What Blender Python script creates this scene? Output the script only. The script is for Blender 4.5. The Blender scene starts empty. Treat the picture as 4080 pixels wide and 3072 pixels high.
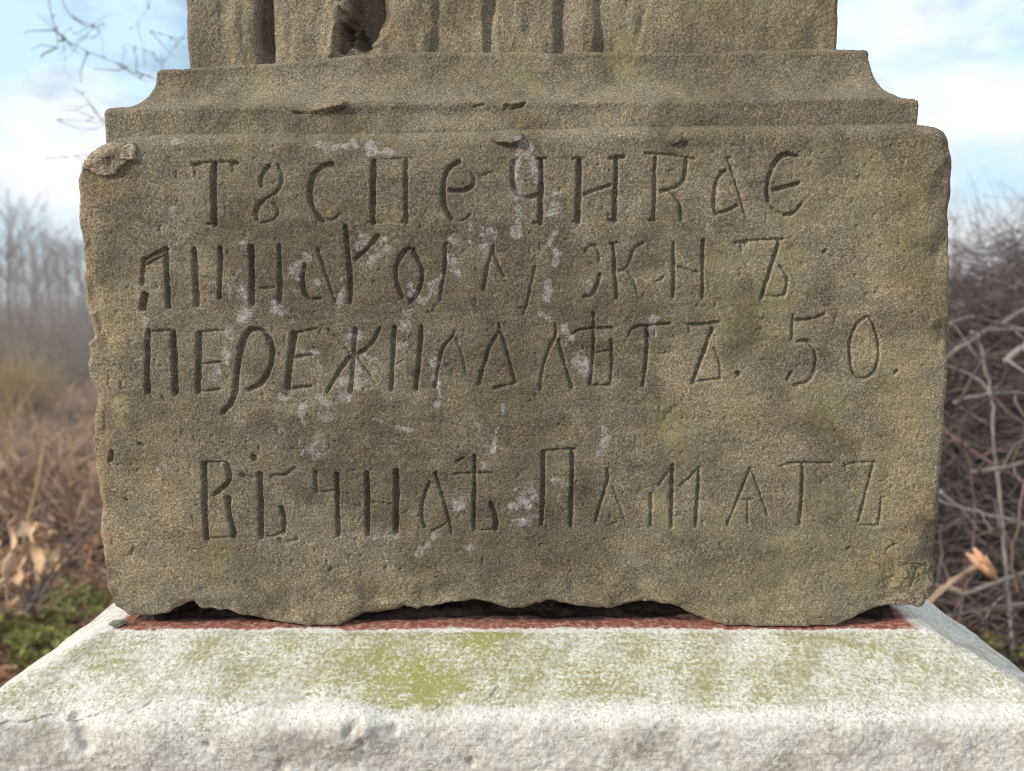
import bpy, math, random
import numpy as np
from mathutils import Vector

random.seed(7)
rng = np.random.default_rng(7)
scene = bpy.context.scene
COL = scene.collection

# ------------------------------------------------------------------ camera
D, H, PITCH = 0.715, 0.317, math.radians(6.57)      # metres in front of the face, above the plinth top
FPX = 3091.0                                        # focal length in pixels of the 4080 px wide photograph
cam_d = bpy.data.cameras.new('camera')
cam_d.sensor_width = 7.4
cam_d.lens = FPX / 4080 * 7.4
cam_d.clip_start, cam_d.clip_end = 0.02, 3000
cam_d.dof.use_dof = True
cam_d.dof.focus_distance = 0.715
cam_d.dof.aperture_fstop = 1.0
cam = bpy.data.objects.new('camera', cam_d)
COL.objects.link(cam)
cam.location = (0, -D, H)
cam.rotation_euler = (math.pi / 2 - PITCH, 0, 0)
scene.camera = cam

# ------------------------------------------------------------------ light
SUN = Vector((-0.80, -0.40, 0.42)).normalized()     # towards the sun
sun_d = bpy.data.lights.new('sun', 'SUN')
sun_d.energy = 4.8
sun_d.angle = math.radians(0.9)
sun_d.color = (1.0, 0.93, 0.82)
sun = bpy.data.objects.new('sun', sun_d)
COL.objects.link(sun)
sun.rotation_euler = SUN.to_track_quat('Z', 'Y').to_euler()

world = bpy.data.worlds.new('World')
scene.world = world
world.use_nodes = True
nt = world.node_tree
nt.nodes.clear()
N = nt.nodes.new
wo = N('ShaderNodeOutputWorld'); bg = N('ShaderNodeBackground'); sky = N('ShaderNodeTexSky')
sky.sky_type = 'NISHITA'; sky.sun_disc = False
sky.sun_elevation = math.asin(SUN.z)
sky.sun_rotation = math.atan2(SUN.x, SUN.y) % (2 * math.pi)
sky.air_density, sky.dust_density, sky.ozone_density = 1.0, 1.2, 1.0
bg.inputs['Strength'].default_value = 0.15
tc = N('ShaderNodeTexCoord'); mp = N('ShaderNodeMapping')
mp.inputs['Location'].default_value = (0.52, 0.3, 0.42)
mp.inputs['Scale'].default_value = (1.0, 1.0, 2.1)
cn = N('ShaderNodeTexNoise'); cn.inputs['Scale'].default_value = 2.3
cn.inputs['Detail'].default_value = 7; cn.inputs['Roughness'].default_value = 0.55
cr = N('ShaderNodeValToRGB')
cr.color_ramp.elements[0].position = 0.33; cr.color_ramp.elements[0].color = (0.12, 0.12, 0.12, 1)
cr.color_ramp.elements[1].position = 0.42; cr.color_ramp.elements[1].color = (1, 1, 1, 1)
cm = N('ShaderNodeMix'); cm.data_type = 'RGBA'
cloudn = N('ShaderNodeTexNoise'); cloudn.inputs['Scale'].default_value = 3.4; cloudn.inputs['Detail'].default_value = 5
cc = N('ShaderNodeValToRGB')
cc.color_ramp.elements[0].position = 0.40; cc.color_ramp.elements[0].color = (4.4, 6.3, 7.6, 1)
cc.color_ramp.elements[1].position = 0.56; cc.color_ramp.elements[1].color = (7.4, 7.5, 7.7, 1)
L = nt.links.new
L(tc.outputs['Generated'], mp.inputs['Vector']); L(mp.outputs[0], cn.inputs['Vector']); L(mp.outputs[0], cloudn.inputs['Vector'])
L(cn.outputs['Fac'], cr.inputs['Fac']); L(cloudn.outputs['Fac'], cc.inputs['Fac'])
L(cr.outputs[0], cm.inputs[0]); L(sky.outputs[0], cm.inputs[6]); L(cc.outputs[0], cm.inputs[7])
L(cm.outputs[2], bg.inputs['Color']); L(bg.outputs[0], wo.inputs[0])

vs = scene.view_settings
vs.view_transform = 'Standard'; vs.look = 'None'; vs.exposure = 0.0; vs.gamma = 1.0; vs.use_curve_mapping = False
scene.render.engine = 'CYCLES'
scene.cycles.max_bounces = 6
scene.cycles.filter_width = 1.1

# ------------------------------------------------------------------ helpers
CT, ST = math.cos(PITCH), math.sin(PITCH)


def unproj(px, py, Y=0.0):
    """photograph pixel -> point of the upright plane y = Y"""
    px = np.asarray(px, float); py = np.asarray(py, float)
    u = (px - 2040) / FPX; v = (1536 - py) / FPX
    t = (Y + D) / (CT + v * ST)
    return np.stack([u * t, np.full_like(u, 0) + Y, H + t * (v * CT - ST)], -1)


KD = 4080 / 2212                       # the 2212 px wide view of the photograph


def disp(px, py, Y=0.0):
    return unproj(np.asarray(px, float) * KD, np.asarray(py, float) * KD, Y)


def _hash(ix, iy, iz, seed):
    h = (ix.astype(np.int64) * 374761393 + iy.astype(np.int64) * 668265263 + iz.astype(np.int64) * 2147483647 + seed * 1274126177) & 0xFFFFFFFF
    h = ((h ^ (h >> 13)) * 1103515245) & 0xFFFFFFFF
    h = ((h ^ (h >> 16)) * 2246822519) & 0xFFFFFFFF
    return ((h ^ (h >> 15)) & 0xFFFFFF) / float(0xFFFFFF) * 2 - 1


def noise2(x, y, size, seed=0):
    x = np.asarray(x) / size + 1000; y = np.asarray(y) / size + 1000
    ix = np.floor(x); iy = np.floor(y); fx = x - ix; fy = y - iy
    fx = fx * fx * fx * (fx * (fx * 6 - 15) + 10); fy = fy * fy * fy * (fy * (fy * 6 - 15) + 10)
    z = np.zeros_like(ix)
    a = _hash(ix, iy, z, seed); b = _hash(ix + 1, iy, z, seed); c = _hash(ix, iy + 1, z, seed); d = _hash(ix + 1, iy + 1, z, seed)
    return (a + (b - a) * fx) * (1 - fy) + (c + (d - c) * fx) * fy


def fbm(x, y, size, seed=0, oct=4, gain=0.5):
    s = 0; a = 1
    for i in range(oct):
        s = s + a * noise2(x + 13.7 * i, y - 7.1 * i, size / 2 ** i, seed + i * 17); a *= gain
    return s


def sstep(a, b, x):
    t = np.clip((x - a) / (b - a), 0, 1)
    return t * t * (3 - 2 * t)


def seg_dist(X, Z, pts):
    d = np.full(X.shape, 1e9)
    for (x0, z0), (x1, z1) in zip(pts[:-1], pts[1:]):
        dx, dz = x1 - x0, z1 - z0
        l2 = dx * dx + dz * dz + 1e-12
        t = np.clip(((X - x0) * dx + (Z - z0) * dz) / l2, 0, 1)
        d = np.minimum(d, np.hypot(X - x0 - t * dx, Z - z0 - t * dz))
    return d


def seg_dist_dir(X, Z, pts):
    d = np.full(X.shape, 1e9); s = np.zeros(X.shape)
    for (x0, z0), (x1, z1) in zip(pts[:-1], pts[1:]):
        dx, dz = x1 - x0, z1 - z0
        t = np.clip(((X - x0) * dx + (Z - z0) * dz) / (dx * dx + dz * dz + 1e-12), 0, 1)
        ex, ez = X - x0 - t * dx, Z - z0 - t * dz
        e = np.hypot(ex, ez); m = e < d
        d = np.where(m, e, d); s = np.where(m, (ex * .9 - ez * .43) / (e + 1e-9), s)
    return d, s


def blur(A, n):
    for _ in range(n):
        A = np.vstack([A[:1], .25 * A[:-2] + .5 * A[1:-1] + .25 * A[2:], A[-1:]])
        A = np.hstack([A[:, :1], .25 * A[:, :-2] + .5 * A[:, 1:-1] + .25 * A[:, 2:], A[:, -1:]])
    return A


def smooth_line(pts, n=3):
    pts = np.asarray(pts, float)
    if len(pts) < 3: return pts
    for _ in range(2):
        q = 0.75 * pts[:-1] + 0.25 * pts[1:]; r = 0.25 * pts[:-1] + 0.75 * pts[1:]
        m = np.empty((2 * len(q), pts.shape[1])); m[0::2] = q; m[1::2] = r
        pts = np.vstack([pts[:1], m, pts[-1:]])
    return pts


def mesh_np(name, co, quads=None, tris=None, mat=None, parent=None, smooth=True, attrs=None):
    me = bpy.data.meshes.new(name)
    co = np.ascontiguousarray(co, dtype=np.float32)
    loops = []; starts = []; off = 0
    if quads is not None and len(quads):
        q = np.asarray(quads, np.int32); loops.append(q.ravel()); starts.append(np.arange(len(q)) * 4); off = len(q) * 4
    if tris is not None and len(tris):
        t = np.asarray(tris, np.int32); loops.append(t.ravel()); starts.append(off + np.arange(len(t)) * 3)
    loops = np.concatenate(loops); starts = np.concatenate(starts).astype(np.int32)
    me.vertices.add(len(co)); me.vertices.foreach_set('co', co.ravel())
    me.loops.add(len(loops)); me.loops.foreach_set('vertex_index', loops.astype(np.int32))
    me.polygons.add(len(starts)); me.polygons.foreach_set('loop_start', starts)
    me.update(calc_edges=True)
    me.polygons.foreach_set('use_smooth', np.full(len(starts), smooth))
    if attrs:
        for k, a in attrs.items():
            at = me.attributes.new(k, 'FLOAT_COLOR', 'POINT')
            at.data.foreach_set('color', np.ascontiguousarray(a, np.float32).ravel())
    me.validate()
    if mat: me.materials.append(mat)
    o = bpy.data.objects.new(name, me); COL.objects.link(o)
    if parent: o.parent = parent
    return o


def grid_quads(nv, nu, flip=False, base=0):
    i = np.arange(nv * nu).reshape(nv, nu) + base
    a, b, c, d = i[:-1, :-1].ravel(), i[:-1, 1:].ravel(), i[1:, 1:].ravel(), i[1:, :-1].ravel()
    return np.stack([a, d, c, b] if flip else [a, b, c, d], -1)


def grid_normals(P):
    du = np.gradient(P, axis=1); dv = np.gradient(P, axis=0)
    n = np.cross(du, dv)
    return n / (np.linalg.norm(n, axis=-1, keepdims=True) + 1e-12)


def thing(name, label, cat, loc=(0, 0, 0), group=None):
    o = bpy.data.objects.new(name, None); COL.objects.link(o)
    o.location = loc; o.empty_display_size = 0.05
    tag(o, label, cat, group)
    return o


def tag(o, label, cat, group=None):
    o['label'] = label; o['category'] = cat
    if group: o['group'] = group
    return o


class MB:
    """collects tubes and leaves into one mesh"""
    def __init__(s): s.v = []; s.q = []; s.t = []; s.n = 0

    def tube(s, pts, rad, sides=5, cap=True):
        pts = np.asarray(pts, float); k = len(pts)
        rad = np.broadcast_to(np.asarray(rad, float), (k,))
        tan = np.gradient(pts, axis=0); tan /= np.linalg.norm(tan, axis=1, keepdims=True) + 1e-9
        ref = np.array([0.31, 0.2, 0.93]) if abs(tan[0][2]) < 0.8 else np.array([0.95, 0.3, 0.1])
        a = np.cross(tan, ref); a /= np.linalg.norm(a, axis=1, keepdims=True) + 1e-9
        b = np.cross(tan, a)
        th = np.arange(sides) * 2 * math.pi / sides
        ring = pts[:, None, :] + rad[:, None, None] * (np.cos(th)[None, :, None] * a[:, None, :] + np.sin(th)[None, :, None] * b[:, None, :])
        s.v.append(ring.reshape(-1, 3))
        i = np.arange(k * sides).reshape(k, sides) + s.n
        j = np.roll(i, -1, axis=1)
        s.q.append(np.stack([i[:-1].ravel(), i[1:].ravel(), j[1:].ravel(), j[:-1].ravel()], -1))
        s.n += k * sides
        if cap:
            for row, p, f in ((i[0], pts[0], 1), (i[-1], pts[-1], -1)):
                s.v.append(p[None]); c = s.n; s.n += 1
                r2 = np.roll(row, -1)
                s.t.append(np.stack([row, r2, np.full(sides, c)][::f], -1))

    def leaf(s, p, d, side, length, width, curl=0.3):
        p = np.asarray(p, float); d = np.asarray(d, float); side = np.asarray(side, float)
        up = np.cross(side, d)
        c = []
        for t, w in ((0, .08), (.3, .85), (.62, .9), (1, .05)):
            m = p + d * length * t + up * length * curl * (t * t)
            for k in (-1, 0, 1):
                c.append(m + side * width * .5 * w * k + up * width * .28 * abs(k) * (1 if curl > 0 else -1))
        s.v.append(np.array(c)); b = s.n
        for r in range(3):
            for k in range(2):
                s.q.append(np.array([[b + r * 3 + k, b + r * 3 + k + 1, b + r * 3 + k + 4, b + r * 3 + k + 3]]))
        s.n += 12

    def build(s, name, mat, parent=None, smooth=True, origin=None):
        v = np.concatenate(s.v)
        if origin is not None: v = v - np.asarray(origin)
        o = mesh_np(name, v, np.concatenate(s.q) if s.q else None, np.concatenate(s.t) if s.t else None, mat, parent, smooth)
        if origin is not None and parent is None: o.location = origin
        return o


# ------------------------------------------------------------------ materials
def new_mat(name, rough=0.9, spec=0.2):
    m = bpy.data.materials.new(name); m.use_nodes = True
    t = m.node_tree; p = t.nodes['Principled BSDF']
    p.inputs['Roughness'].default_value = rough
    p.inputs['Specular IOR Level'].default_value = spec
    return m, t, p


def nz(t, vec, scale, detail=3, rough=0.55, out='Fac'):
    n = t.nodes.new('ShaderNodeTexNoise'); n.inputs['Scale'].default_value = scale
    n.inputs['Detail'].default_value = detail; n.inputs['Roughness'].default_value = rough
    t.links.new(vec, n.inputs['Vector']); return n.outputs[out]


def ramp(t, fac, stops):
    r = t.nodes.new('ShaderNodeValToRGB'); e = r.color_ramp.elements
    while len(e) < len(stops): e.new(0.5)
    for k, (p, c) in enumerate(stops):
        e[k].position = p
        e[k].color = (c, c, c, 1) if isinstance(c, (int, float)) else (*c, 1)
    t.links.new(fac, r.inputs['Fac']); return r.outputs[0]


def mix(t, fac, a, b, mode='MIX'):
    m = t.nodes.new('ShaderNodeMix'); m.data_type = 'RGBA'; m.blend_type = mode; m.clamp_factor = True
    for i, x in ((0, fac), (6, a), (7, b)):
        if isinstance(x, (int, float)): m.inputs[i].default_value = x
        elif isinstance(x, tuple): m.inputs[i].default_value = (*x, 1)
        else: t.links.new(x, m.inputs[i])
    return m.outputs[2]


def math_(t, op, a, b):
    m = t.nodes.new('ShaderNodeMath'); m.operation = op; m.use_clamp = False
    for i, x in ((0, a), (1, b)):
        if isinstance(x, (int, float)): m.inputs[i].default_value = x
        else: t.links.new(x, m.inputs[i])
    return m.outputs[0]


def bump(t, p, height, dist, strength=1.0):
    b = t.nodes.new('ShaderNodeBump'); b.inputs['Distance'].default_value = dist; b.inputs['Strength'].default_value = strength
    t.links.new(height, b.inputs['Height']); t.links.new(b.outputs[0], p.inputs['Normal'])


def objco(t, scale=None, rot=None):
    c = t.nodes.new('ShaderNodeTexCoord').outputs['Object']
    if scale:
        m = t.nodes.new('ShaderNodeMapping'); m.inputs['Scale'].default_value = scale
        if rot: m.inputs['Rotation'].default_value = rot
        t.links.new(c, m.inputs['Vector']); return m.outputs[0]
    return c


def stone_material():
    m, t, p = new_mat('weathered_sandstone', 0.93, 0.15)
    co = objco(t)
    at = t.nodes.new('ShaderNodeAttribute'); at.attribute_name = 'marks'
    sp = t.nodes.new('ShaderNodeSeparateColor'); t.links.new(at.outputs['Color'], sp.inputs[0])
    white, lichen, dirt_dark = sp.outputs[0], sp.outputs[1], sp.outputs[2]
    grain = nz(t, co, 620, 2, 0.65)
    base = ramp(t, grain, [(0.30, (0.086, 0.068, 0.049)), (0.46, (0.163, 0.135, 0.100)), (0.55, (0.212, 0.178, 0.134)), (0.72, (0.36, 0.313, 0.25))])
    broad = nz(t, co, 9, 5, 0.6)
    base = mix(t, ramp(t, broad, [(0.35, 0.0), (0.7, 0.55)]), base, mix(t, 1.0, base, (0.74, 0.72, 0.71), 'MULTIPLY'))
    mot = nz(t, co, 19, 7, 0.68)
    base = mix(t, ramp(t, mot, [(0.50, 0.0), (0.66, 0.75)]), base, mix(t, 1.0, base, (0.66, 0.62, 0.60), 'MULTIPLY'))
    med = nz(t, co, 45, 4, 0.6)
    base = mix(t, ramp(t, med, [(0.42, 0.0), (0.68, 0.7)]), base, mix(t, 1.0, base, (1.34, 1.25, 1.10), 'MULTIPLY'))
    base = mix(t, at.outputs['Alpha'], base, mix(t, 1.0, base, (1.40, 1.32, 1.22), 'MULTIPLY'))
    base = mix(t, math_(t, 'MULTIPLY', dirt_dark, 0.85), base, mix(t, 1.0, base, (0.46, 0.42, 0.385), 'MULTIPLY'))
    lm = math_(t, 'MULTIPLY', lichen, ramp(t, nz(t, co, 150, 4, 0.65), [(0.36, 0.25), (0.6, 1.0)]))
    base = mix(t, lm, base, mix(t, 0.5, base, (0.29, 0.25, 0.115)))
    wn = math_(t, 'ADD', math_(t, 'MULTIPLY', nz(t, co, 150, 4, 0.7), 0.45), math_(t, 'MULTIPLY', nz(t, co, 560, 4, 0.7), 0.55))
    wm = ramp(t, math_(t, 'ADD', wn, math_(t, 'MULTIPLY', white, 0.20)), [(0.615, 0.0), (0.70, 0.4), (0.80, 1.0)])
    base = mix(t, math_(t, 'MULTIPLY', wm, 0.72), base, (0.46, 0.435, 0.425))
    t.links.new(base, p.inputs['Base Color'])
    bump(t, p, nz(t, co, 800, 3, 0.6), 0.0006, 0.7)
    return m


def mortar_material():
    m, t, p = new_mat('pale_mortar', 0.95, 0.1)
    co = objco(t)
    c = ramp(t, nz(t, co, 260, 4, 0.65), [(0.3, (0.20, 0.15, 0.105)), (0.5, (0.37, 0.295, 0.215)), (0.7, (0.52, 0.44, 0.345))])
    t.links.new(c, p.inputs['Base Color']); bump(t, p, nz(t, co, 350, 4, 0.7), 0.0015)
    return m


def plinth_material():
    m, t, p = new_mat('limewashed_plaster', 0.9, 0.15)
    co = objco(t)
    at = t.nodes.new('ShaderNodeAttribute'); at.attribute_name = 'marks'
    sp = t.nodes.new('ShaderNodeSeparateColor'); t.links.new(at.outputs['Color'], sp.inputs[0])
    red, algae, dirt_dark = sp.outputs[0], sp.outputs[1], sp.outputs[2]
    brush = objco(t, (28, 28, 640))
    streak = nz(t, brush, 1.0, 3, 0.6)
    fine = nz(t, co, 420, 3, 0.6)
    speck = nz(t, co, 300, 6, 0.75)
    base = ramp(t, fine, [(0.32, (0.36, 0.342, 0.29)), (0.45, (0.60, 0.578, 0.52)), (0.64, (0.75, 0.73, 0.68))])
    sp1 = ramp(t, speck, [(0.36, 0.0), (0.64, 1.0)])
    sp2 = ramp(t, nz(t, co, 210, 6, 0.78), [(0.36, 0.0), (0.64, 1.0)])
    st1 = ramp(t, streak, [(0.34, 0.0), (0.66, 1.0)])
    patchy = ramp(t, nz(t, co, 24, 5, 0.65), [(0.35, 0.0), (0.65, 1.0)])
    d = math_(t, 'ADD', math_(t, 'MULTIPLY', sp2, 0.62), math_(t, 'MULTIPLY', dirt_dark, 0.42))
    d = math_(t, 'ADD', d, math_(t, 'MULTIPLY', patchy, 0.24))
    dm = ramp(t, d, [(0.50, 0.0), (0.95, 1.0)])
    base = mix(t, math_(t, 'MULTIPLY', dm, 0.85), base, (0.30, 0.272, 0.225))
    am = math_(t, 'ADD', math_(t, 'MULTIPLY', st1, 0.17), math_(t, 'MULTIPLY', sp1, 0.66))
    am = math_(t, 'ADD', am, math_(t, 'MULTIPLY', algae, 0.52))
    mp1 = ramp(t, nz(t, co, 21, 7, 0.7), [(0.34, 0.0), (0.66, 1.0)])
    am = math_(t, 'ADD', am, math_(t, 'MULTIPLY', math_(t, 'SUBTRACT', mp1, 0.5), 0.42))
    al = ramp(t, am, [(0.50, 0.0), (0.90, 0.75), (1.2, 1.0)])
    ac = ramp(t, math_(t, 'ADD', math_(t, 'MULTIPLY', algae, 0.5), math_(t, 'MULTIPLY', nz(t, co, 30, 3), 0.5)), [(0.3, (0.215, 0.20, 0.125)), (0.52, (0.24, 0.23, 0.105)), (0.75, (0.24, 0.23, 0.045))])
    base = mix(t, math_(t, 'MULTIPLY', al, 0.92), base, ac)
    rc = ramp(t, nz(t, co, 160, 4, 0.65), [(0.3, (0.12, 0.052, 0.040)), (0.45, (0.27, 0.088, 0.062)), (0.55, (0.33, 0.155, 0.12)), (0.66, (0.42, 0.33, 0.28))])
    rm = math_(t, 'MULTIPLY', red, ramp(t, nz(t, co, 220, 4, 0.7), [(0.28, 0.5), (0.42, 1.0)]))
    base = mix(t, rm, base, rc)
    base = mix(t, at.outputs['Alpha'], base, (0.035, 0.024, 0.019))
    t.links.new(base, p.inputs['Base Color'])
    h = math_(t, 'ADD', math_(t, 'MULTIPLY', streak, 0.6), nz(t, co, 500, 3, 0.6))
    bump(t, p, h, 0.0006, 0.8)
    return m


def simple_mat(name, stops, scale=20, rough=0.9, bscale=None, bdist=0.002, detail=4, aniso=None):
    m, t, p = new_mat(name, rough, 0.2)
    co = objco(t, aniso) if aniso else objco(t)
    t.links.new(ramp(t, nz(t, co, scale, detail, 0.6), stops), p.inputs['Base Color'])
    if bscale: bump(t, p, nz(t, co, bscale, 4, 0.6), bdist)
    return m


M_stone, M_mortar, M_plinth = stone_material(), mortar_material(), plinth_material()
M_ground = simple_mat('leafy_soil', [(0.3, (0.09, 0.06, 0.045)), (0.5, (0.18, 0.125, 0.09)), (0.72, (0.28, 0.20, 0.145))], 3.0, 1.0, 14, 0.05, 8)
M_hill = simple_mat('distant_wooded_slope', [(0.3, (0.13, 0.115, 0.11)), (0.7, (0.21, 0.185, 0.17))], 0.05, 1.0)
M_bark = simple_mat('grey_brown_bark', [(0.3, (0.13, 0.105, 0.092)), (0.7, (0.26, 0.215, 0.19))], 14, 0.9)
M_twig = simple_mat('dark_twig_bark', [(0.3, (0.10, 0.072, 0.064)), (0.55, (0.20, 0.155, 0.14)), (0.75, (0.30, 0.25, 0.23))], 5, 0.85)
M_twigred = simple_mat('reddish_twig_bark', [(0.3, (0.12, 0.066, 0.058)), (0.7, (0.23, 0.135, 0.12))], 6, 0.8)
M_pale = simple_mat('pale_barkless_wood', [(0.3, (0.15, 0.13, 0.122)), (0.7, (0.29, 0.26, 0.245))], 30, 0.8, aniso=(1, 1, 1))
M_greybr = simple_mat('grey_branch_bark', [(0.3, (0.10, 0.082, 0.077)), (0.7, (0.215, 0.183, 0.17))], 24, 0.85, 90, 0.002)
M_deadbark = simple_mat('warm_peeling_bark', [(0.3, (0.20, 0.13, 0.09)), (0.7, (0.38, 0.27, 0.20))], 30, 0.85)
M_cut = simple_mat('fresh_cut_wood', [(0.3, (0.52, 0.26, 0.14)), (0.7, (0.66, 0.40, 0.26))], 60, 0.8)
M_deadleaf = simple_mat('beige_dead_leaf', [(0.3, (0.42, 0.26, 0.14)), (0.7, (0.66, 0.47, 0.30))], 25, 0.7)
M_litter = simple_mat('brown_leaf_litter', [(0.3, (0.11, 0.046, 0.026)), (0.5, (0.22, 0.105, 0.06)), (0.72, (0.36, 0.22, 0.13))], 9, 0.8)
M_straw = simple_mat('dry_straw', [(0.3, (0.26, 0.17, 0.085)), (0.7, (0.50, 0.37, 0.21))], 2, 0.8)
M_bracken = simple_mat('brown_bracken', [(0.3, (0.25, 0.145, 0.095)), (0.7, (0.48, 0.315, 0.215))], 3, 0.9)
M_core = simple_mat('shaded_heart_leaves', [(0.3, (0.035, 0.027, 0.025)), (0.7, (0.09, 0.066, 0.058))], 6, 0.95)  # dark colour stands in for the shade deep in the brush pile
M_brush = simple_mat('purple_brown_brushwood', [(0.3, (0.055, 0.038, 0.037)), (0.55, (0.12, 0.090, 0.086)), (0.75, (0.22, 0.18, 0.172))], 5, 0.85)
M_green = simple_mat('fresh_green_leaf', [(0.3, (0.17, 0.18, 0.040)), (0.7, (0.36, 0.36, 0.10))], 11, 0.7)
M_bed = simple_mat('crumbled_dark_mortar', [(0.3, (0.028, 0.020, 0.016)), (0.6, (0.085, 0.055, 0.042)), (0.75, (0.16, 0.10, 0.075))], 160, 0.95, 400, 0.001)
M_chip = simple_mat('grey_stone_chip', [(0.3, (0.15, 0.13, 0.10)), (0.7, (0.34, 0.31, 0.26))], 300, 0.9, 500, 0.0008)

# ------------------------------------------------------------------ the carved stone
# traced in enlargements of the photograph: origin and scale of each enlargement
CR = {'A': (600, 560, .6329), 'B': (1900, 540, .6781), 'C': (450, 1200, .7007), 'D': (1900, 1200, .8137),
      'E': (650, 1700, .7007), 'F': (2000, 1700, .7685), 'H': (250, 500, 1.2015), 'K': (0, 0, KD),
      'G': (0, 2250, .9222), 'J': (2040, 2250, .9222), 'P': (600, 0, .6329), 'Q': (2000, 0, .859)}


def cpx(c, pts):
    ox, oy, s = CR[c]
    a = np.asarray(pts, float)
    return np.stack([ox + a[:, 0] * s, oy + a[:, 1] * s], -1)


def face_xz(c, pts, Y=0.0):
    q = cpx(c, pts)
    return unproj(q[:, 0], q[:, 1], Y)[:, [0, 2]]


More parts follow.
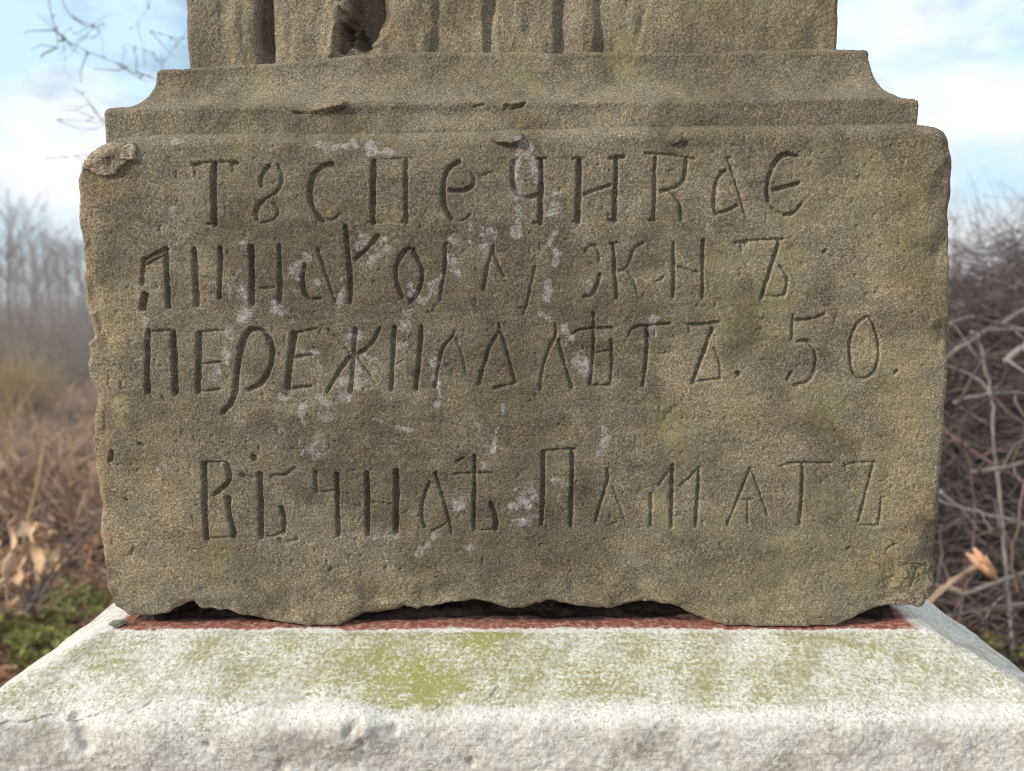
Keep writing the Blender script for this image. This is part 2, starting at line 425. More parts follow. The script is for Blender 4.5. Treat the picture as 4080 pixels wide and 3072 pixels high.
# crop, width in crop px, relative depth, points
STROKES = [
    # first line
    ('A', 30, 1.0, [(393, 145), (394, 330), (396, 522)]), ('A', 16, .7, [(262, 152), (300, 138), (400, 134), (505, 133), (545, 142)]),
    ('A', 22, .9, [(262, 150), (290, 152)]), ('A', 22, .9, [(505, 146), (538, 142)]), ('A', 14, .6, [(272, 150), (278, 212)]),
    ('A', 14, .6, [(516, 150), (520, 202)]), ('A', 16, .9, [(348, 524), (410, 524)]),
    ('A', 20, .8, [(738, 158), (708, 200), (690, 250), (696, 290)]), ('A', 18, .7, [(795, 150), (826, 200), (828, 270), (795, 328), (725, 368), (682, 408), (662, 455), (668, 500)]),
    ('A', 24, .6, [(676, 412), (660, 455), (668, 498)]), ('A', 14, .6, [(775, 398), (806, 430), (802, 470), (770, 508), (700, 520)]),
    ('A', 28, .8, [(1135, 145), (1070, 162), (1020, 220), (1000, 300), (1005, 385), (1032, 452), (1082, 500)]), ('A', 16, .6, [(1082, 500), (1150, 502), (1195, 455)]),
    ('A', 30, 1., [(1398, 122), (1398, 320), (1396, 514)]), ('A', 14, .7, [(1400, 116), (1520, 110), (1645, 106)]), ('A', 26, .8, [(1604, 128), (1604, 320), (1606, 514)]),
    ('A', 14, .7, [(1365, 516), (1455, 520)]), ('A', 12, .7, [(1575, 516), (1632, 516)]),
    ('A', 26, .8, [(1940, 132), (1880, 162), (1846, 230), (1836, 310), (1848, 410), (1890, 488)]), ('A', 14, .6, [(1890, 488), (1950, 516), (2015, 465)]),
    ('A', 16, .6, [(1935, 132), (1992, 160), (2035, 225)]), ('A', 26, .7, [(1885, 312), (1950, 322), (2020, 292)]), ('A', 22, .6, [(2026, 285), (2036, 250), (2025, 215)]),
    ('B', 22, .7, [(215, 148), (205, 240), (225, 335), (290, 372), (350, 345)]), ('B', 28, 1., [(376, 138), (374, 320), (370, 508)]),
    ('B', 14, .8, [(330, 511), (388, 511)]), ('B', 16, .8, [(352, 134), (404, 130)]),
    ('B', 30, 1., [(602, 145), (596, 320), (590, 505)]), ('B', 26, .9, [(818, 140), (814, 320), (808, 498)]), ('B', 18, .6, [(632, 342), (690, 320), (782, 292)]),
    ('B', 15, .8, [(565, 132), (632, 130)]), ('B', 17, .8, [(782, 131), (864, 124)]), ('B', 12, .6, [(565, 505), (612, 503)]), ('B', 17, .8, [(776, 496), (822, 495)]),
    ('B', 22, .8, [(1047, 130), (1044, 320), (1040, 495)]), ('B', 15, .7, [(985, 104), (1130, 110), (1240, 130), (1275, 136)]),
    ('B', 20, .8, [(1232, 140), (1226, 220), (1206, 282), (1140, 314), (1085, 325)]), ('B', 20, .8, [(1135, 332), (1188, 370), (1200, 440), (1201, 496)]), ('B', 17, .8, [(1020, 496), (1062, 495)]),
    ('B', 14, .9, [(1474, 130), (1510, 240), (1546, 360), (1582, 480)]), ('B', 20, .8, [(1458, 204), (1416, 240), (1396, 320), (1391, 400), (1402, 456)]),
    ('B', 20, .8, [(1404, 460), (1470, 442), (1530, 408)]), ('B', 12, .7, [(1462, 131), (1494, 127)]),
    ('B', 24, .9, [(1884, 120), (1810, 102), (1762, 140), (1720, 210), (1704, 300), (1711, 375)]), ('B', 14, .7, [(1711, 375), (1745, 440), (1810, 466)]),
    ('B', 20, .9, [(1810, 464), (1862, 458), (1902, 408)]), ('B', 26, .8, [(1748, 316), (1810, 300), (1892, 278)]),
    # second line
    ('H', 12, .8, [(262, 448), (300, 428), (342, 408)]), ('H', 10, .6, [(264, 468), (300, 446), (335, 428)]), ('H', 12, .7, [(264, 450), (259, 525)]), ('H', 20, 1., [(268, 562), (262, 604)]),
    ('A', 28, 1., [(88, 685), (96, 850), (108, 1050)]), ('A', 28, 1., [(266, 682), (276, 850), (288, 1036)]), ('A', 24, .9, [(434, 670), (440, 800), (430, 990)]),
    ('A', 14, .6, [(300, 850), (400, 885)]), ('A', 30, 1., [(632, 670), (636, 850), (635, 1026)]), ('A', 22, .8, [(810, 664), (815, 820), (810, 1022)]),
    ('A', 14, .6, [(690, 932), (780, 925)]),
    ('A', 16, .8, [(1050, 678), (1090, 800), (1130, 920), (1162, 1012)]), ('A', 22, .8, [(970, 780), (950, 870), (965, 960), (1002, 1002), (1065, 995)]),
    ('A', 26, 1., [(1226, 540), (1240, 700), (1256, 870), (1252, 1020)]), ('A', 24, .8, [(1428, 600), (1370, 670), (1290, 745)]),
    ('A', 22, .8, [(1625, 680), (1570, 720), (1540, 800), (1546, 900), (1582, 982)]), ('A', 24, .8, [(1650, 690), (1700, 780), (1712, 860), (1690, 950), (1636, 1016)]),
    ('A', 20, .7, [(1852, 660), (1856, 760), (1842, 860), (1820, 1002)]), ('A', 22, .4, [(1852, 655), (1868, 650)]),
    ('B', 19, .75, [(95, 648), (92, 680), (60, 760), (45, 860), (40, 905)]), ('B', 17, .7, [(96, 690), (130, 770), (160, 828)]),
    ('B', 14, .45, [(366, 632), (376, 680)]), ('B', 16, .6, [(342, 775), (312, 900), (292, 1000), (272, 1050)]), ('B', 14, .4, [(235, 1010), (290, 1006)]),
    ('B', 16, .6, [(636, 682), (652, 650), (700, 645), (720, 690), (716, 740)]), ('B', 20, .7, [(722, 815), (702, 890), (670, 945), (628, 947)]),
    ('B', 20, .9, [(800, 636), (806, 780), (820, 950)]), ('B', 13, .7, [(782, 636), (822, 629)]), ('B', 16, .6, [(974, 630), (922, 660), (905, 705), (882, 778), (832, 800)]),
    ('B', 14, .6, [(885, 790), (925, 860), (945, 942)]),
    ('B', 20, .9, [(1156, 628), (1157, 800), (1150, 946)]), ('B', 20, .9, [(1330, 618), (1326, 780), (1325, 950)]), ('B', 16, .7, [(1180, 770), (1240, 790), (1302, 806)]),
    ('B', 14, .9, [(1520, 628), (1600, 613), (1795, 608)]), ('B', 24, .7, [(1550, 624), (1585, 632)]), ('B', 11, .7, [(1550, 626), (1556, 682)]),
    ('B', 20, 1., [(1778, 620), (1752, 700), (1712, 820), (1670, 955)]), ('B', 16, .8, [(1782, 768), (1814, 800), (1825, 862), (1800, 942)]), ('B', 9, .6, [(1682, 940), (1740, 947), (1792, 941)]),
    # third line
    ('C', 24, 1., [(196, 165), (191, 340), (191, 516)]), ('C', 12, .8, [(215, 173), (352, 165)]), ('C', 28, 1., [(340, 175), (345, 350), (350, 520)]),
    ('C', 26, 1., [(486, 180), (485, 350), (480, 512)]), ('C', 11, .8, [(508, 173), (628, 168)]), ('C', 14, .9, [(512, 357), (608, 344)]), ('C', 12, .8, [(498, 516), (612, 500)]),
    ('C', 25, 1., [(785, 160), (745, 198), (720, 290), (700, 420), (690, 520), (666, 590), (622, 632)]), ('C', 24, .9, [(785, 160), (852, 160), (900, 232), (906, 320), (880, 410), (830, 480), (768, 502)]),
    ('C', 28, 1., [(1026, 184), (1006, 320), (986, 496)]), ('C', 14, .8, [(1030, 182), (1158, 155)]), ('C', 18, .8, [(1028, 322), (1128, 304)]), ('C', 16, .8, [(1000, 500), (1124, 484)]),
    ('C', 14, .6, [(1222, 162), (1280, 202), (1342, 292)]), ('C', 20, .9, [(1378, 160), (1366, 300), (1350, 518)]), ('C', 20, .8, [(1512, 154), (1490, 212), (1440, 272), (1392, 300)]),
    ('C', 20, .9, [(1342, 315), (1280, 402), (1214, 518)]), ('C', 14, .5, [(1390, 320), (1440, 390), (1492, 466)]),
    ('C', 20, .9, [(1600, 145), (1590, 330), (1578, 506)]), ('C', 22, .9, [(1752, 145), (1742, 320), (1718, 500)]), ('C', 12, .4, [(1592, 375), (1655, 330)]),
    ('C', 17, .7, [(1942, 170), (1930, 200), (1880, 252), (1855, 332), (1828, 492)]), ('C', 13, .6, [(1950, 210), (1990, 320), (2006, 425)]),
    ('D', 14, .9, [(105, 110), (112, 150)]), ('D', 15, .8, [(108, 150), (60, 222), (36, 310), (10, 402)]), ('D', 15, .9, [(118, 158), (152, 262), (186, 402)]), ('D', 14, .9, [(84, 427), (140, 415), (192, 400)]),
    ('D', 13, .8, [(384, 112), (390, 162), (346, 240), (316, 350), (308, 434)]), ('D', 14, .8, [(400, 190), (425, 290), (466, 424)]),
    ('D', 15, .9, [(570, 58), (570, 230), (553, 408)]), ('D', 13, .9, [(468, 158), (500, 136), (664, 130)]), ('D', 9, .7, [(575, 256), (652, 240)]),
    ('D', 14, .9, [(656, 190), (661, 300), (650, 412)]), ('D', 12, .9, [(553, 411), (650, 411)]),
    ('D', 13, .9, [(740, 166), (757, 126), (850, 118), (944, 110)]), ('D', 17, 1., [(832, 124), (830, 270), (810, 412)]), ('D', 10, .4, [(872, 118), (870, 168)]),
    ('D', 14, .9, [(1030, 114), (1110, 112), (1182, 104)]), ('D', 10, .8, [(1036, 112), (1037, 152)]), ('D', 18, 1., [(1152, 134), (1102, 270), (1054, 402)]),
    ('D', 12, .7, [(1160, 228), (1190, 300), (1190, 372)]), ('D', 11, .9, [(1058, 396), (1192, 378)]), ('D', 24, .7, [(1274, 351), (1277, 354)]),
    ('D', 13, .9, [(1548, 68), (1540, 184)]), ('D', 15, .9, [(1562, 92), (1640, 91), (1698, 64)]), ('D', 14, .9, [(1568, 196), (1620, 190), (1656, 250), (1656, 330), (1620, 396), (1556, 411)]),
    ('D', 14, .9, [(1518, 384), (1538, 350)]),
    ('D', 14, .9, [(1912, 74), (1860, 102), (1826, 180), (1820, 280), (1840, 360), (1890, 386), (1946, 340), (1970, 250), (1960, 160), (1932, 90), (1912, 74)]), ('D', 17, .8, [(2046, 348), (2055, 342)]),
    # fourth line
    ('E', 26, 1., [(230, 210), (232, 400), (242, 636)]), ('E', 12, .8, [(218, 206), (362, 199)]), ('E', 22, .9, [(360, 215), (376, 280), (370, 320), (288, 388)]),
    ('E', 26, .9, [(364, 405), (370, 500), (396, 580), (396, 626)]), ('E', 34, .5, [(366, 405), (374, 420)]), ('E', 13, .8, [(250, 637), (394, 628)]),
    ('E', 26, .9, [(546, 270), (556, 400), (556, 626)]), ('E', 22, .6, [(440, 274), (502, 292)]), ('E', 20, .6, [(610, 282), (690, 278), (742, 234)]), ('E', 36, .6, [(508, 170), (512, 180)]),
    ('E', 24, .9, [(668, 455), (692, 530), (680, 604)]), ('E', 16, .8, [(576, 626), (640, 622), (684, 590)]),
    ('E', 20, .6, [(866, 258), (864, 320), (872, 372)]), ('E', 12, .6, [(880, 372), (972, 366)]), ('E', 24, .9, [(986, 270), (990, 430), (996, 612)]),
    ('E', 26, 1., [(1156, 265), (1160, 430), (1161, 616)]), ('E', 28, 1., [(1322, 255), (1325, 430), (1319, 602)]), ('E', 12, .55, [(1195, 430), (1300, 440)]),
    ('E', 18, .8, [(1512, 318), (1472, 420), (1466, 500), (1482, 572)]), ('E', 18, .9, [(1545, 262), (1582, 380), (1612, 480), (1638, 602)]), ('E', 13, .8, [(1532, 592), (1580, 572), (1612, 544)]),
    ('E', 20, .9, [(1770, 168), (1769, 380), (1765, 584)]), ('E', 14, .8, [(1658, 269), (1760, 266), (1866, 265)]), ('E', 26, .9, [(1862, 436), (1892, 520), (1886, 582)]), ('E', 12, .7, [(1768, 592), (1882, 586)]),
    ('F', 20, .9, [(213, 138), (212, 320), (204, 506)]), ('F', 13, .9, [(213, 127), (300, 120), (378, 118)]), ('F', 20, .9, [(364, 124), (360, 320), (354, 516)]),
    ('F', 15, .9, [(542, 220), (550, 258), (530, 330), (502, 420), (484, 492)]), ('F', 12, .6, [(576, 318), (610, 410), (642, 504)]), ('F', 10, .5, [(545, 516), (592, 500)]),
    ('F', 16, .8, [(772, 348), (770, 512)]), ('F', 11, .8, [(858, 242), (814, 302)]), ('F', 19, .9, [(883, 203), (881, 350), (875, 522)]), ('F', 13, .8, [(1022, 208), (980, 260), (924, 306)]), ('F', 17, .9, [(1022, 214), (1016, 350), (1004, 517)]),
    ('F', 15, .9, [(1284, 216), (1280, 232), (1236, 340), (1168, 514)]), ('F', 13, .8, [(1298, 236), (1340, 350), (1378, 455)]), ('F', 12, .8, [(1276, 388), (1275, 506)]), ('F', 7, .6, [(1240, 383), (1302, 378)]),
    ('F', 13, .9, [(1440, 207), (1470, 190), (1590, 186), (1705, 188)]), ('F', 16, .9, [(1556, 194), (1556, 350), (1545, 512)]), ('F', 11, .7, [(1518, 513), (1550, 510)]), ('F', 9, .5, [(1655, 190), (1662, 225)]),
    ('F', 13, .9, [(1768, 208), (1810, 186), (1930, 183)]), ('F', 11, .8, [(1774, 190), (1780, 222)]), ('F', 14, .9, [(1922, 188), (1892, 320), (1850, 494)]),
    ('F', 13, .9, [(1966, 368), (1960, 440), (1955, 512)]), ('F', 9, .8, [(1850, 513), (1956, 513)]), ('F', 7, .6, [(1960, 373), (1988, 367)]),
    # nicks, pits and small cracks of the face
    ('C', 14, .35, [(275, 535), (290, 560)]), ('B', 14, .7, [(1215, 58), (1240, 40)]), ('B', 18, .3, [(15, 236), (90, 212)]), ('K', 5, 1., [(1120, 665), (1135, 668)]),
    ('K', 7, .8, [(985, 998), (1000, 990)]), ('F', 17, .8, [(1792, 635), (1800, 635)]), ('F', 14, .7, [(1995, 642), (2015, 618), (2045, 612)]),
    ('F', 10, .6, [(2075, 722), (2130, 712), (2175, 716)]), ('F', 12, .5, [(2150, 735), (2140, 790), (2120, 830)]), ('F', 11, .5, [(2175, 725), (2212, 728)]),
    ('E', 18, .6, [(945, 815), (955, 805)]), ('E', 10, .8, [(1345, 812), (1348, 815)]), ('E', 9, .8, [(1262, 802), (1264, 806)]), ('E', 24, .3, [(660, 640), (690, 660), (760, 640)]),
    ('H', 14, .7, [(160, 1080), (155, 1110)]), ('H', 10, .7, [(205, 1238), (210, 1242)]), ('H', 8, .7, [(232, 1400), (226, 1425)]), ('K', 6, .8, [(300, 958), (310, 962)]),
    ('K', 6, .7, [(1780, 545), (1786, 540)]), ('K', 6, .7, [(1425, 605), (1432, 600)]),
]

# white smears: crop, width, points
WHITE = [
    ('A', 60, [(600, 650), (600, 800), (500, 890), (490, 960)]), ('A', 60, [(560, 900), (600, 990)]), ('A', 60, [(980, 740), (900, 830), (930, 950)]), ('A', 40, [(860, 860), (910, 780)]),
    ('A', 90, [(1310, 560), (1330, 640)]), ('A', 90, [(1470, 640), (1450, 710), (1350, 760)]), ('A', 40, [(1200, 870), (1220, 950), (1180, 1050)]), ('A', 50, [(1650, 900), (1640, 980)]),
    ('A', 50, [(1830, 850), (1740, 990), (1600, 1150)]), ('A', 60, [(1890, 740), (1920, 830)]), ('A', 60, [(650, 1070), (540, 1140)]), ('A', 50, [(750, 990), (870, 1110)]), ('A', 34, [(120, 462), (135, 466)]),
    ('A', 50, [(1880, 620), (2010, 640)]), ('A', 60, [(2000, 560), (2100, 590)]), ('A', 80, [(1080, 20), (1250, 15), (1400, 60), (1500, 70)]), ('A', 36, [(140, 10), (220, 15)]), ('A', 50, [(1010, 850), (1050, 880)]),
    ('C', 70, [(800, 60), (690, 130), (650, 200)]), ('C', 50, [(920, 40), (1010, 120)]), ('C', 80, [(570, 390), (580, 450)]), ('C', 50, [(660, 380), (640, 260)]), ('C', 50, [(1060, 280), (1150, 290)]), ('C', 36, [(1140, 340), (1200, 410)]),
    ('C', 50, [(1350, 120), (1350, 190)]), ('C', 46, [(1400, 230), (1420, 180)]), ('C', 70, [(1310, 460), (1320, 540)]), ('C', 70, [(1400, 460), (1480, 400), (1480, 330)]), ('C', 80, [(1740, 10), (1670, 110), (1640, 240)]), ('C', 60, [(1830, 270), (1820, 340)]),
    ('C', 40, [(1850, 440), (1850, 600)]), ('C', 44, [(1180, 550), (1220, 580)]), ('C', 50, [(1140, 660), (1230, 670)]), ('C', 90, [(1160, 780), (1150, 850)]), ('C', 26, [(1430, 660), (1500, 675), (1560, 700), (1620, 722), (1700, 735), (1780, 742)]), ('C', 50, [(1070, 600), (1070, 680)]),
    ('C', 40, [(170, 100), (190, 150)]), ('C', 30, [(235, 900), (250, 960)]), ('C', 60, [(1100, 370), (1160, 400)]), ('C', 50, [(1380, 340), (1400, 400)]), ('C', 60, [(960, 540), (960, 560)]), ('C', 40, [(1060, 790), (1070, 880)]),
    ('B', 60, [(310, 90), (350, 200), (350, 260)]), ('B', 70, [(450, 320), (470, 480)]), ('B', 36, [(460, 580), (420, 640)]), ('B', 40, [(470, 680), (460, 760)]), ('B', 60, [(20, 530), (110, 590)]), ('B', 50, [(0, 640), (50, 660)]),
    ('B', 50, [(390, 1050), (420, 1050)]), ('B', 50, [(430, 850), (410, 960)]), ('B', 50, [(1040, 1080), (1060, 1080)]), ('B', 60, [(230, 590), (250, 30)]),
    ('D', 60, [(430, 130), (455, 190)]), ('D', 70, [(490, 260), (540, 300), (520, 360)]), ('D', 24, [(135, 510), (110, 600), (70, 740)]), ('D', 34, [(600, 560), (630, 650), (620, 720)]), ('D', 40, [(870, 90), (880, 170)]), ('D', 40, [(800, 180), (810, 195)]), ('D', 44, [(320, 60), (340, 70)]),
    ('E', 100, [(2020, 450), (2100, 400)]), ('E', 90, [(2030, 530), (2120, 530)]), ('E', 50, [(1820, 210), (1820, 230)]), ('E', 50, [(1200, 630), (1340, 620)]), ('E', 50, [(1540, 620), (1480, 690)]), ('E', 44, [(1450, 720), (1390, 760)]), ('E', 40, [(1730, 690), (1740, 690)]), ('E', 70, [(1680, 380), (1690, 460)]),
    ('F', 80, [(100, 480), (170, 490)]), ('F', 80, [(120, 340), (170, 340)]), ('F', 70, [(290, 280), (320, 300)]), ('F', 60, [(500, 130), (540, 60)]), ('F', 50, [(660, 350), (720, 340)]),
    ('K', 26, [(370, 462), (372, 464)]),
]
# yellow lichen: crop, width, points, strength
LICHEN = [
    ('C', 90, [(40, 560), (60, 640)], 2.2), ('C', 60, [(40, 700), (50, 700)], 2.2), ('K', 60, [(1860, 440), (1880, 360)], .8), ('K', 90, [(1780, 860), (1800, 900)], .9), ('K', 80, [(1700, 560), (1660, 640)], .7), ('K', 100, [(1950, 800), (1960, 960)], .7),
    ('K', 80, [(1440, 920), (1480, 950)], .9), ('F', 70, [(815, 390), (830, 480), (910, 530)], 1.0), ('K', 40, [(1660, 1180), (1730, 1170)], .5), ('K', 60, [(460, 1220), (470, 1200)], .6), ('K', 50, [(250, 650), (240, 760)], .5), ('K', 50, [(1120, 130), (1150, 160)], .8), ('K', 60, [(1340, 100), (1370, 120)], .8),
    ('K', 50, [(500, 380), (540, 150)], .4), ('K', 80, [(1560, 580), (1580, 700)], .5), ('K', 60, [(1880, 1270), (1990, 1240)], .6), ('K', 50, [(800, 480), (830, 560)], .35), ('K', 30, [(450, 520), (430, 640)], .5),
]
DIRT = [('K', 330, [(560, 560), (800, 620), (1100, 640), (1250, 660)], .8), ('K', 300, [(760, 980), (1000, 1060), (1180, 1120)], .85), ('K', 200, [(1100, 700), (1120, 1000)], .8), ('K', 160, [(480, 390), (900, 440)], .55), ('K', 110, [(640, 330), (1050, 350)], .55),
        ('K', 140, [(900, 1210), (1250, 1190)], .8), ('K', 80, [(1600, 740), (1610, 640)], .75), ('K', 90, [(320, 860), (360, 900)], .5), ('K', 100, [(1480, 300), (1650, 285)], .7), ('K', 90, [(1480, 480), (1500, 540)], .5), ('K', 120, [(1300, 880), (1500, 980)], .4),
        ('K', 60, [(450, 240), (650, 250)], .6), ('K', 60, [(1000, 240), (1040, 250)], .5), ('K', 70, [(1450, 235), (1900, 230)], .5), ('K', 90, [(900, 140), (1300, 150)], .4), ('K', 120, [(1500, 1220), (1800, 1190)], .4)]
TAN = [('K', 120, [(185, 420), (200, 800), (240, 1250)], .9), ('K', 150, [(330, 980), (420, 1230)], .6), ('K', 160, [(1960, 420), (1950, 900), (1930, 1200)], .75), ('K', 120, [(1500, 780), (1700, 930)], .5), ('K', 120, [(620, 1280), (900, 1290)], .4), ('K', 120, [(1250, 1300), (1700, 1320)], .4)]

stone = thing('gravestone', 'weathered brown sandstone gravestone with four carved Cyrillic lines, standing on whitewashed plinth', 'gravestone', (0, 0, 0))


def marks_of(X, Z, Y=0.0):
    W = np.zeros(X.shape); Lc = np.zeros(X.shape); Dt = np.zeros(X.shape)
    xc, zc = X.mean(0), Z.mean(1)

    def win(p, m):
        a = np.searchsorted(xc, p[:, 0].min() - m - .012); b = np.searchsorted(xc, p[:, 0].max() + m + .012)
        c = np.searchsorted(zc, p[:, 1].min() - m - .02); d = np.searchsorted(zc, p[:, 1].max() + m + .02)
        return slice(c, d), slice(a, b)
    pxm = (D + Y) / FPX
    for c, w, pts in WHITE:
        p = smooth_line(face_xz(c, pts, Y)); hw = w * CR[c][2] * pxm * .5
        sl = win(p, hw * 2)
        if X[sl].size == 0: continue
        d = seg_dist(X[sl], Z[sl], p) + hw * 1.0 * fbm(X[sl], Z[sl], .008, 31, 4)
        W[sl] = np.maximum(W[sl], 1 - sstep(0, hw * 1.5, d))
    for lst, F, sd in ((LICHEN, Lc, 41), (DIRT, Dt, 51)):
        for c, w, pts, s in lst:
            p = face_xz(c, pts, Y); hw = w * CR[c][2] * pxm * .5
            sl = win(p, hw * 2.2)
            if X[sl].size == 0: continue
            sharp = s > 2
            d = seg_dist(X[sl], Z[sl], p) + hw * (.7 if not sharp else .5) * fbm(X[sl], Z[sl], .022 if not sharp else .008, sd, 3)
            F[sl] = np.maximum(F[sl], s * (1 - sstep(hw * (.1 if not sharp else .55), hw * (1.7 if not sharp else .7), d)))
    # broad variation: the right third carries a yellowish film
    Lc = np.maximum(Lc, .36 * sstep(.02, .30, X) * sstep(-.55, .5, fbm(X, Z, .05, 61, 4)))
    Lc = np.maximum(Lc, .08 * sstep(0.0, .5, fbm(X, Z, .045, 62, 4)))
    Dt = np.maximum(Dt, .5 * sstep(.1, .7, fbm(X, Z, .06, 63, 4)))
    Tn = np.zeros_like(W)
    for c, w, pts, s in TAN:
        p = face_xz(c, pts, Y); hw = w * CR[c][2] * pxm * .5
        sl = win(p, hw * 2.2)
        if X[sl].size == 0: continue
        d = seg_dist(X[sl], Z[sl], p) + hw * .8 * fbm(X[sl], Z[sl], .03, 71, 4)
        Tn[sl] = np.maximum(Tn[sl], s * (1 - sstep(0, hw * 1.6, d)))
    return np.stack([np.clip(W, 0, 1), np.clip(Lc, 0, 1.6), np.clip(Dt, 0, 1), np.clip(Tn, 0, 1)], -1)


def build_block():
    lp = face_xz('H', [(46, 100), (42, 115), (42, 170), (50, 250), (55, 330), (62, 400), (62, 470), (66, 530), (58, 570), (75, 620), (94, 675), (98, 700), (73, 728), (78, 790), (90, 840), (108, 880), (104, 910), (93, 960), (97, 1040), (103, 1130), (105, 1180), (112, 1230),
                       (118, 1290), (122, 1360), (130, 1420), (143, 1470), (140, 1520), (150, 1570), (162, 1605), (185, 1628)])
    q = np.array([(173, 0), (170, 110), (165, 200), (158, 270), (155, 330), (160, 440), (158, 520), (150, 600), (153, 660), (147, 750), (145, 850), (138, 930), (130, 1000), (130, 1100), (128, 1200), (122, 1260), (121, 1320), (108, 1395), (92, 1418)], float) * 1.2 + (3600, 700)
    rp = unproj(np.r_[[3803.] * 2, q[:, 0]], np.r_[[480., 580.], q[:, 1]])[:, [0, 2]]
    tp = disp([160, 168, 178, 190, 205, 222, 240, 300, 420, 600, 800, 1000, 1100, 1300, 1500, 1700, 1850, 1960, 2010, 2035, 2050, 2058, 2063], [350, 342, 335, 328, 316, 303, 291, 285, 281, 278, 276, 273, 271, 268, 265, 263, 261, 260, 262, 266, 274, 285, 305])[:, [0, 2]]
    bp = np.vstack([face_xz('G', [(440, 165), (478, 178), (500, 195), (540, 213), (620, 220), (700, 203), (760, 178), (795, 163), (830, 158), (860, 184), (930, 190), (1000, 195), (1080, 219), (1150, 240), (1250, 246), (1330, 260), (1390, 270), (1440, 266), (1500, 245), (1570, 216), (1660, 200), (1740, 186), (1800, 190), (1860, 185), (1950, 160), (2050, 150), (2120, 160), (2205, 185)]),
                    face_xz('J', [(60, 180), (110, 158), (170, 148), (260, 160), (310, 180), (380, 195), (430, 190), (490, 165), (560, 155), (640, 160), (710, 180), (780, 210), (850, 240), (930, 258), (1050, 268), (1120, 272), (1200, 283), (1290, 283), (1360, 270), (1420, 250), (1480, 215), (1560, 190), (1640, 168), (1700, 172), (1760, 176), (1810, 172), (1850, 160)])])
    lo = np.argsort(lp[:, 1]); ro = np.argsort(rp[:, 1])
    STEP = 0.00074
    nu, nv = int(.82 / STEP), int(.47 / STEP)
    s = np.linspace(0, 1, nu)[None, :]; t = np.linspace(0, 1, nv)[:, None]
    x0 = np.broadcast_to(-.405 + .81 * s, (nv, nu)); z0 = None
    X = x0.copy()
    for _ in range(5):
        zt = np.interp(X, tp[:, 0], tp[:, 1]) ; zb = np.interp(X, bp[:, 0], bp[:, 1])
        zt = zt + .0006 * noise2(X, X * 0, .010, 5); zb = zb + .0010 * fbm(X, X * 0, .012, 6, 3) + .0016 * (np.abs(noise2(X, X * 0, .017, 7)) - .3)
        zb = np.maximum(zb - .0028, .0003)
        Z = zb + (zt - zb) * t
        xl = np.interp(Z, lp[lo, 1], lp[lo, 0]) + .0012 * fbm(Z, Z * 0, .012, 8, 3)
        xr = np.interp(Z, rp[ro, 1], rp[ro, 0]) + .0008 * fbm(Z, Z * 0, .014, 9, 3)
        X = xl + (xr - xl) * s
    # distances to the four edges
    dl, dr, dt, db = X - xl, xr - X, zt - Z, Z - zb

    def rnd(d, r):
        k = np.clip(1 - d / r, 0, 1)
        return r * (1 - np.sqrt(np.clip(1 - k * k, 0, 1)))
    rl = .006 + .004 * noise2(Z, Z * 0, .03, 11); rr = .007 + .004 * noise2(Z, Z * 0, .04, 12)
    rb = .0045 + .002 * noise2(X, X * 0, .05, 13); rt = .016 + 0 * X
    # left edge is broken off in conchoidal flakes
    Y = rnd(dl, rl) + rnd(dr, rr) + rnd(db, rb) + rnd(dt, rt)
    fl = np.clip(fbm(X * 1.6, Z, .035, 14, 3), 0, 1)
    Y += fl * .003 * (1 - sstep(0.0, .03, dl)) + np.clip(fbm(X, Z, .04, 15, 3), 0, 1) * .007 * (1 - sstep(0, .03, dr))
    Y += np.clip(fbm(X, Z, .04, 16, 3), 0, 1) * .005 * (1 - sstep(0, .04, db)) + .0030 * sstep(-.1, .1, noise2(X + .5 * Z, Z * .6, .03, 17)) * np.clip(1 - db / .012, 0, 1)
    # the rough lower right corner
    c = disp([1990], [1270])[0]
    rgh = 1 - sstep(.012, .05, np.hypot(X - c[0], (Z - c[2]) * 1.2))
    Y += rgh * (.004 * np.abs(fbm(X, Z, .018, 18, 4)) + .002 * np.sign(noise2(X + .4 * Z, Z, .014, 19)) * .5)
    # broad tooling undulation and bedding
    Y += .0016 * fbm(X, Z, .10, 20, 3) + .0007 * fbm(X * .5 + Z, Z - X * .3, .022, 21, 3)
    # hollow in the middle of the top shoulder where it is worn
    top = np.exp(-((X - disp([850], [300])[0][0]) / .10) ** 2)
    Y += top * .010 * (1 - sstep(.0, .045, dt))
    # letters
    xc, zc = X.mean(0), Z.mean(1)
    E = np.zeros_like(X)
    pxm = D / FPX
    wob = .00035 * noise2(X, Z, .004, 23) + .0004 * noise2(X, Z, .011, 24)
    rimf = np.zeros_like(X)
    for cr_, w, dep, pts in STROKES:
        p = smooth_line(face_xz(cr_, pts))
        hw = max(w * CR[cr_][2] * pxm * .5 * 1.2, .0012)
        p = p + np.array([hw * .16, -hw * .05])
        m = hw * 2.5
        a = np.searchsorted(xc, p[:, 0].min() - m - .012); b = np.searchsorted(xc, p[:, 0].max() + m + .012)
        c_ = np.searchsorted(zc, p[:, 1].min() - m - .02); d_ = np.searchsorted(zc, p[:, 1].max() + m + .02)
        sl = (slice(c_, d_), slice(a, b))
        d, sg = seg_dist_dir(X[sl], Z[sl], p); d = d + wob[sl] + .00045 * noise2(X[sl] * 1.0, Z[sl], .0018, 26)
        k = np.clip(1 - d / hw, 0, 1)
        prof = np.minimum(1, k * (1.5 + 2.2 * sstep(-.2, .8, sg)))
        E[sl] = np.maximum(E[sl], hw * 2.2 * (0.35 + .65 * dep) * dep ** .3 * prof)
    Y += blur(E, 1) * (1 + .12 * noise2(X, Z, .006, 25))
